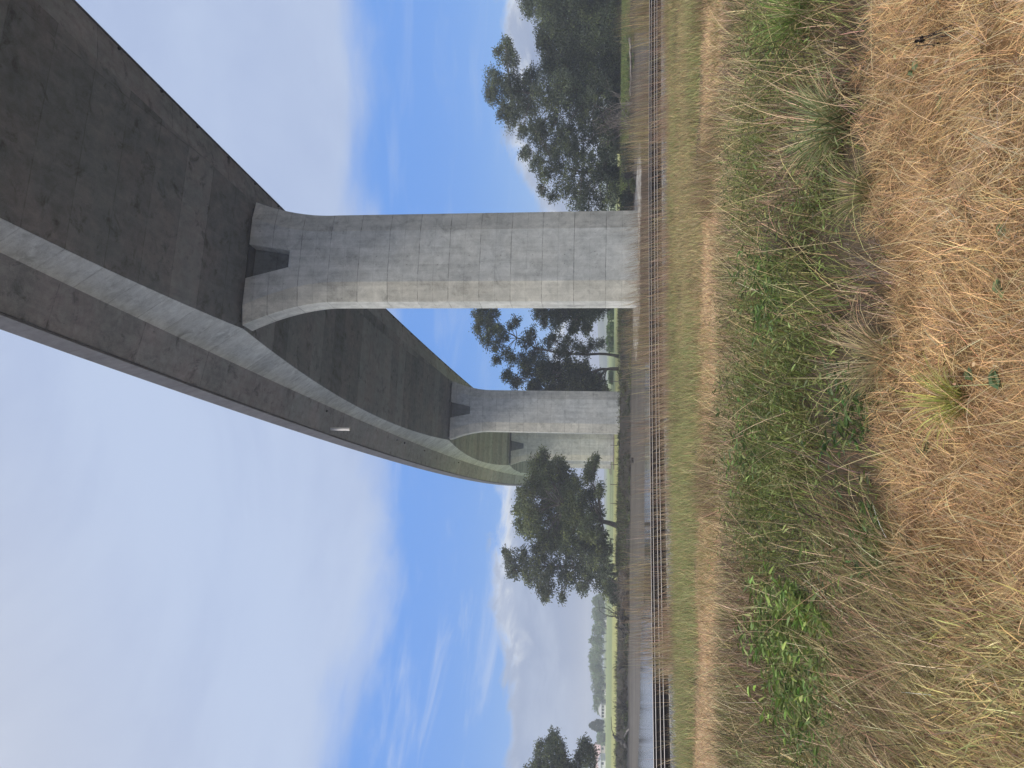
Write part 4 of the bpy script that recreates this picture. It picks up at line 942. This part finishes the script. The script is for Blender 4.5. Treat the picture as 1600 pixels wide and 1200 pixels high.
def twiggy(name, label, cat, base, Y, n, h, spread, col, r0=.06, az=None, group=None):
    p = at(base[0], base[1], Y); p[2] = float(terrain(p[0], p[1]))-.05; o = empty(name, tuple(p), label, cat, group); paths = []
    for i in range(n):
        a_ = rng.uniform(0, 6.28) if az is None else az+rng.normal(0, .5); le = rng.uniform(.2, spread); q = p+h*rng.uniform(.6, 1.1)*np.array([math.cos(a_)*math.sin(le), math.sin(a_)*math.sin(le)*.6, math.cos(le)])
        b = bend(p+rng.normal(0, .15, 3)*np.array([1, 1, 0]), q, 7, .08); paths.append((b, np.linspace(r0, .02, 7)))
        for _ in range(4):
            s0 = b[rng.integers(2, 7)]; d = (q-p)*.35+rng.normal(0, .25*h, 3); d[2] = abs(d[2])*.8; paths.append((bend(s0, s0+d*.7, 5, .1), np.linspace(.03, .012, 5)))
    V, P = tubes(paths, 5); link('branches', mesh_np('branches', V, P, smooth=True), col, o)
DEADW = plain('dead_wood', (.10, .085, .078), .95, .4, 3., col2=(.19, .165, .145)); DRIFT = plain('bleached_wood', (.22, .20, .185), .95, .35, 3., col2=(.12, .105, .10)); DARKW = plain('wet_wood', (.035, .03, .028), .8, .4, 3.)
twiggy('dead_bush', 'bare grey branching bush beneath the tallest right hand tree', 'dead bush', (984, 195), 106, 16, 5.2, 1.0, DEADW, .07, group='dead bushes on the bank')
twiggy('dead_bush', 'bare leaning branches at the foot of the tallest right hand tree', 'dead bush', (982, 160), 107, 6, 4.5, .8, DRIFT, .06, az=2.6, group='dead bushes on the bank')
twiggy('dead_bush', 'bare twisted branches rising left of the grey green tree', 'dead bush', (972, 968), 108, 6, 3.9, .75, DARKW, .09, az=.2, group='dead bushes on the bank')

def drift(name, label, pts, Y, r_, material, roots=False, group='driftwood on the muddy bank'):
    P3 = [at(x, y, Y_) for (x, y), Y_ in zip(pts, Y)]
    zb = float(terrain(P3[0][0], P3[0][1])); o = empty(name, tuple(P3[0]), label, 'driftwood', group)
    t = np.linspace(0, len(P3)-1, 12); arr = np.array(P3); c = np.stack([np.interp(t, np.arange(len(P3)), arr[:, i]) for i in range(3)], -1)+rng.normal(0, r_*.25, (12, 3))
    V, P = tubes([(c, np.linspace(r_, r_*.35, 12))], 7); link('log', mesh_np('log', V, P, smooth=True), material, o)
    if roots:
        paths = []
        for _ in range(22):
            d = rng.normal(size=3); d /= np.linalg.norm(d); paths.append((bend(P3[0], P3[0]+d*rng.uniform(.7, 1.7)*np.array([1, .8, .9]), 6, .15), np.linspace(r_*.55, .03, 6)))
        V, P = tubes(paths, 5); link('roots', mesh_np('roots', V, P, smooth=True), material, o)
drift('fallen_tree', 'uprooted black stump with a ball of roots on the left bank', [(976, 988), (970, 960), (984, 925)], [107, 107.5, 108], .45, DARKW, True)
drift('fallen_tree', 'thin black branch running down from the stump to the mud', [(972, 975), (984, 990), (996, 1010)], [106, 103, 100], .13, DARKW)
drift('fallen_tree', 'broken pale snag leaning upright near the left frame edge', [(980, 1166), (968, 1158), (957, 1150)], [106, 106, 106], .3, DRIFT)
drift('fallen_tree', 'slim dark branch standing above the broken snag', [(960, 1151), (956, 1140), (955, 1120)], [106, 106, 106], .07, DARKW)
drift('fallen_tree', 'long bleached log sloping down the bank to the mud', [(976, 1150), (984, 1136), (995, 1116)], [106, 103.5, 101], .16, DRIFT)
drift('fallen_tree', 'second bleached log lying below the long sloping one', [(983, 1155), (989, 1142), (997, 1124)], [104, 102, 100], .12, DRIFT)
drift('fallen_tree', 'grey log lying flat along the mud by the left frame edge', [(991, 1200), (989, 1170), (990, 1145)], [101, 101.5, 102], .16, DRIFT)
twiggy('dead_bush', 'tangle of black roots on the bank midway between the stump and the broken snag', 'dead bush', (980, 1040), 107, 16, 2.0, 1.35, DARKW, .08, group='dead bushes on the bank')
twiggy('dead_bush', 'low black root tangle just right of the broken snag', 'dead bush', (980, 1105), 106.5, 16, 1.9, 1.4, DARKW, .08, group='dead bushes on the bank')
twiggy('dead_bush', 'brown dry branch pile on the bank beneath the grey green tree', 'dead bush', (980, 915), 106, 26, 2.6, 1.3, DEADW, .05, group='dead bushes on the bank')
drift('fallen_tree', 'dark waterlogged snag poking from the shaded mud', [(990, 722), (988, 716)], [98, 98], .3, DARKW)
drift('fallen_tree', 'pale fallen trunk along the bank under the right hand trees', [(984, 60), (986, 100), (985, 150)], [104, 104, 104], .2, DRIFT)

def post(x, ytop, ybot, Y, label, w, group, head=None):
    p = at(ybot, x, Y); q = at(ytop, x, Y); zb = float(terrain(p[0], p[1])); o = empty('post', (p[0], p[1], zb-.1), label, 'post', group)
    V, P = tubes([(np.array([[p[0], p[1], zb-.2], [p[0]+.02, p[1], (zb+q[2])/2], [p[0], p[1], q[2]]]), np.array([w, w, w*.95]))], 8)
    link('shaft', mesh_np('shaft', V, P), DARKW, o)
    if head:
        bm = bmesh.new(); bmesh.ops.create_cube(bm, size=1); bmesh.ops.scale(bm, vec=(head[0], head[0]*.6, head[1]), verts=bm.verts); bmesh.ops.bevel(bm, geom=bm.edges[:], offset=.05, segments=2, affect='EDGES')
        bmesh.ops.translate(bm, vec=(p[0], p[1], q[2]), verts=bm.verts); me = bpy.data.meshes.new('head'); bm.to_mesh(me); bm.free(); link('head', me, DARKW, o)
post(274, 982, 996, 74, 'dark post with a squat block head right of the tall pier', .12, 'posts in the mud', (.48, .75))
post(534, 986, 994, 80, 'short dark stump post left of the tall pier by the pile cap', .18, 'posts in the mud')

# paddock fence behind the left tree
def paddock_fence():
    o = empty('paddock_fence', tuple(at(960, 780, 132)), 'thin wire paddock fence with dark posts behind the spreading tree', 'fence')
    ys = [596, 640, 696, 726, 757, 787, 818, 850, 882]
    P = []
    for y in ys:
        p = at(963, y, 132+(800-y)*.01); z = float(terrain(p[0], p[1])); P.append((p[0], p[1], z))
        V, Q = tubes([(np.array([[p[0], p[1], z-.2], [p[0], p[1], z+1.25]]), np.array([.07, .06]))], 6); link('post', mesh_np('post', V, Q), DEADW, o)
    for h in (.4, .8, 1.15):
        V, Q = tubes([(np.array([(a_, b_, c_+h) for a_, b_, c_ in P]), np.full(len(P), .012))], 4); link('wire', mesh_np('wire', V, Q), DEADW, o)
paddock_fence()

# ------------------------------------------------------------------ the misty far side
def far_tree(y, x_top, w_px, Y, label, col=(.07, .11, .05), conical=False, x_bot=949):
    p = at(x_bot, y, Y); p[2] = float(terrain(p[0], p[1])); top = at(x_top, y, Y)[2]; H = top-p[2]; W_ = w_px*Y/F/2
    o = empty('cypress_tree' if conical else 'distant_tree', tuple(p), label, 'tree', 'misty trees across the paddock')
    V, P = tubes([(bend(p, p+np.array([0, 0, H*.8]), 5, .01), np.linspace(H*.03, .1, 5))], 6); link('trunk', mesh_np('trunk', V, P, smooth=True), BARK, o)
    n = int(900 if not conical else 1200); B = Bag()
    if conical:
        t = rng.uniform(.06, 1, n)**.8; rr = W_*np.minimum(1, (1-t)*2.2)**.8*np.minimum(1, .55+t*2)*rng.uniform(.6, 1.05, n); a_ = rng.uniform(0, 6.28, n)
        pos = p+np.stack([np.cos(a_)*rr, np.sin(a_)*rr, t*H], -1); d = np.stack([np.cos(a_)*.5, np.sin(a_)*.5, np.ones(n)], -1)
    else:
        k = 9; c = np.stack([rng.normal(0, W_*.5, k), rng.normal(0, W_*.5, k), H*rng.uniform(.32, .82, k)], -1); j = rng.integers(0, k, n)
        d = rng.normal(size=(n, 3)); d /= np.linalg.norm(d, axis=1, keepdims=True); pos = p+c[j]+d*W_*.55*rng.uniform(.3, 1.1, (n, 1))
        pos[:, 2] = np.clip(pos[:, 2], p[2]+H*.08, p[2]+H*1.04)
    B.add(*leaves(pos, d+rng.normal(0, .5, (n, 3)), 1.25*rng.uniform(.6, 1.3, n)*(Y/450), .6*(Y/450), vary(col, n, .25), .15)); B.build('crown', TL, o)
FT = [(938, 922, 14, 'thin pale tree rising just beside the grey green tree'), (950, 928, 10, 'small feathery tree next to the thin pale tree'), (962, 924, 13, 'layered tree above the uprooted stump'), (978, 930, 12, 'low tree right of the misty grove'),
      (990, 925, 12, 'tree at the right end of the misty grove'), (1003, 921, 17, 'tall tree at the right side of the misty grove'), (1017, 922, 16, 'tree in the right half of the misty grove'), (1030, 919, 18, 'tallest tree of the misty grove'),
      (1043, 921, 17, 'broad tree at the centre of the misty grove'), (1056, 921, 17, 'rounded tree left of centre in the misty grove'), (1068, 926, 15, 'mid height tree of the left half of the misty grove'), (1080, 924, 14, 'tree towards the left end of the misty grove'),
      (1094, 928, 13, 'low tree at the left end of the misty grove'), (1107, 927, 15, 'round tree just right of the cypress, over a white wall'), (1150, 934, 14, 'faint round tree left of the cypress'), (1162, 936, 12, 'faint low tree in front of the pink roofed house')]
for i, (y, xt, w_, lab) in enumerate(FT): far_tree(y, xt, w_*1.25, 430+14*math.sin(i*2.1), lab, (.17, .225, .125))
far_tree(1135, 922, 16, 400, 'dense dark cypress standing alone before the distant houses', (.05, .085, .045), True)
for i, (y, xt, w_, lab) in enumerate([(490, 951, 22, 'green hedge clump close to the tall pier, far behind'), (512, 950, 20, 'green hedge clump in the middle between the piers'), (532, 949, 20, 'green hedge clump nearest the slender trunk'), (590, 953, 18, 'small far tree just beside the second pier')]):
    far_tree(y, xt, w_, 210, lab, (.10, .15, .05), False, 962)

def house(y, x_eave, x_ridge, w_px, Y, label, wallc, roofc, nwin=3):
    p = at(949, y, Y); zb = float(terrain(p[0], p[1])); W_ = w_px*Y/F; ze = at(x_eave, y, Y)[2]; zr = at(x_ridge, y, Y)[2]; D_ = 8.
    o = empty('farm_house', (p[0], p[1], zb), label, 'house', 'houses beyond the paddock')
    def box(name, x0, x1, y0, y1, z0, z1, mt, par):
        bm = bmesh.new(); bmesh.ops.create_cube(bm, size=1); bmesh.ops.scale(bm, vec=(x1-x0, y1-y0, z1-z0), verts=bm.verts); bmesh.ops.translate(bm, vec=((x0+x1)/2, (y0+y1)/2, (z0+z1)/2), verts=bm.verts)
        me = bpy.data.meshes.new(name); bm.to_mesh(me); bm.free(); return link(name, me, mt, par, False)
    h = max(2.4, ze-zb)
    box('wall', -W_/2, W_/2, 0, D_, -.3, h, wallc, o)
    bm = bmesh.new(); e_ = .5; rz = max(h+1.6, zr-zb)
    v = [bm.verts.new(c) for c in ((-W_/2-e_, -e_, h-.1), (W_/2+e_, -e_, h-.1), (W_/2+e_, D_+e_, h-.1), (-W_/2-e_, D_+e_, h-.1), (-W_/2+1.5, D_/2, rz), (W_/2-1.5, D_/2, rz))]
    for f in ((0, 1, 5, 4), (1, 2, 5), (2, 3, 4, 5), (3, 0, 4), (3, 2, 1, 0)): bm.faces.new([v[i] for i in f])
    me = bpy.data.meshes.new('roof'); bm.to_mesh(me); bm.free(); link('roof', me, roofc, o, False)
    for i in range(nwin):
        cx_ = -W_/2+W_*(i+.5)/nwin; box('window', cx_-.6, cx_+.6, -.06, .1, .9, 2.1, GLASS, o)
GLASS = plain('window_glass', (.04, .05, .06), .15, .1); WHITEW = plain('white_wall', (.75, .74, .70), .8, .05); CREAM = plain('cream_wall', (.55, .5, .45), .8, .05)
PINKR = plain('pink_roof', (.46, .34, .33), .8, .1); GREYR = plain('grey_roof', (.33, .34, .35), .8, .1)
house(1188, 938, 927, 44, 420, 'wide house with a pinkish roof at the left edge beyond the paddock', CREAM, PINKR, 5)
house(1198, 942, 938, 18, 396, 'white gabled house standing before the pink roofed one', WHITEW, GREYR, 2)
house(1112, 946, 942, 20, 425, 'long white house low beneath the misty trees', WHITEW, GREYR, 4)
house(1082, 946, 942, 9, 425, 'small white house peeping from the left end of the grove', WHITEW, GREYR, 2)
house(975, 945, 940, 12, 440, 'white house among the trees above the uprooted stump', WHITEW, GREYR, 2)

# ------------------------------------------------------------------ air
def haze():
    bm = bmesh.new(); bmesh.ops.create_cube(bm, size=1); bmesh.ops.scale(bm, vec=(3060, 1660, 39), verts=bm.verts); bmesh.ops.translate(bm, vec=(0, 762, 39/2-2.6), verts=bm.verts)
    me = bpy.data.meshes.new('haze'); bm.to_mesh(me); bm.free()
    mt = bpy.data.materials.new('air'); mt.use_nodes = True; t = mt.node_tree; t.nodes.clear()
    v = t.nodes.new('ShaderNodeVolumePrincipled'); v.inputs['Color'].default_value = (.90, .94, 1., 1); v.inputs['Density'].default_value = HAZE; v.inputs['Anisotropy'].default_value = .2
    o = t.nodes.new('ShaderNodeOutputMaterial'); t.links.new(v.outputs[0], o.inputs['Volume'])
    tag(link('haze', me, mt), kind='stuff')
HAZE = .00085
haze()

# ------------------------------------------------------------------ render settings
vs = sc.view_settings; vs.view_transform = 'Standard'; vs.look = 'None'; vs.gamma = 1; vs.use_curve_mapping = False; vs.exposure = .0
sc.render.engine = 'CYCLES'
cy = sc.cycles; cy.use_denoising = True; cy.max_bounces = 6; cy.diffuse_bounces = 4; cy.glossy_bounces = 3; cy.transmission_bounces = 3; cy.volume_bounces = 0; cy.transparent_max_bounces = 4
cy.sample_clamp_indirect = 6.
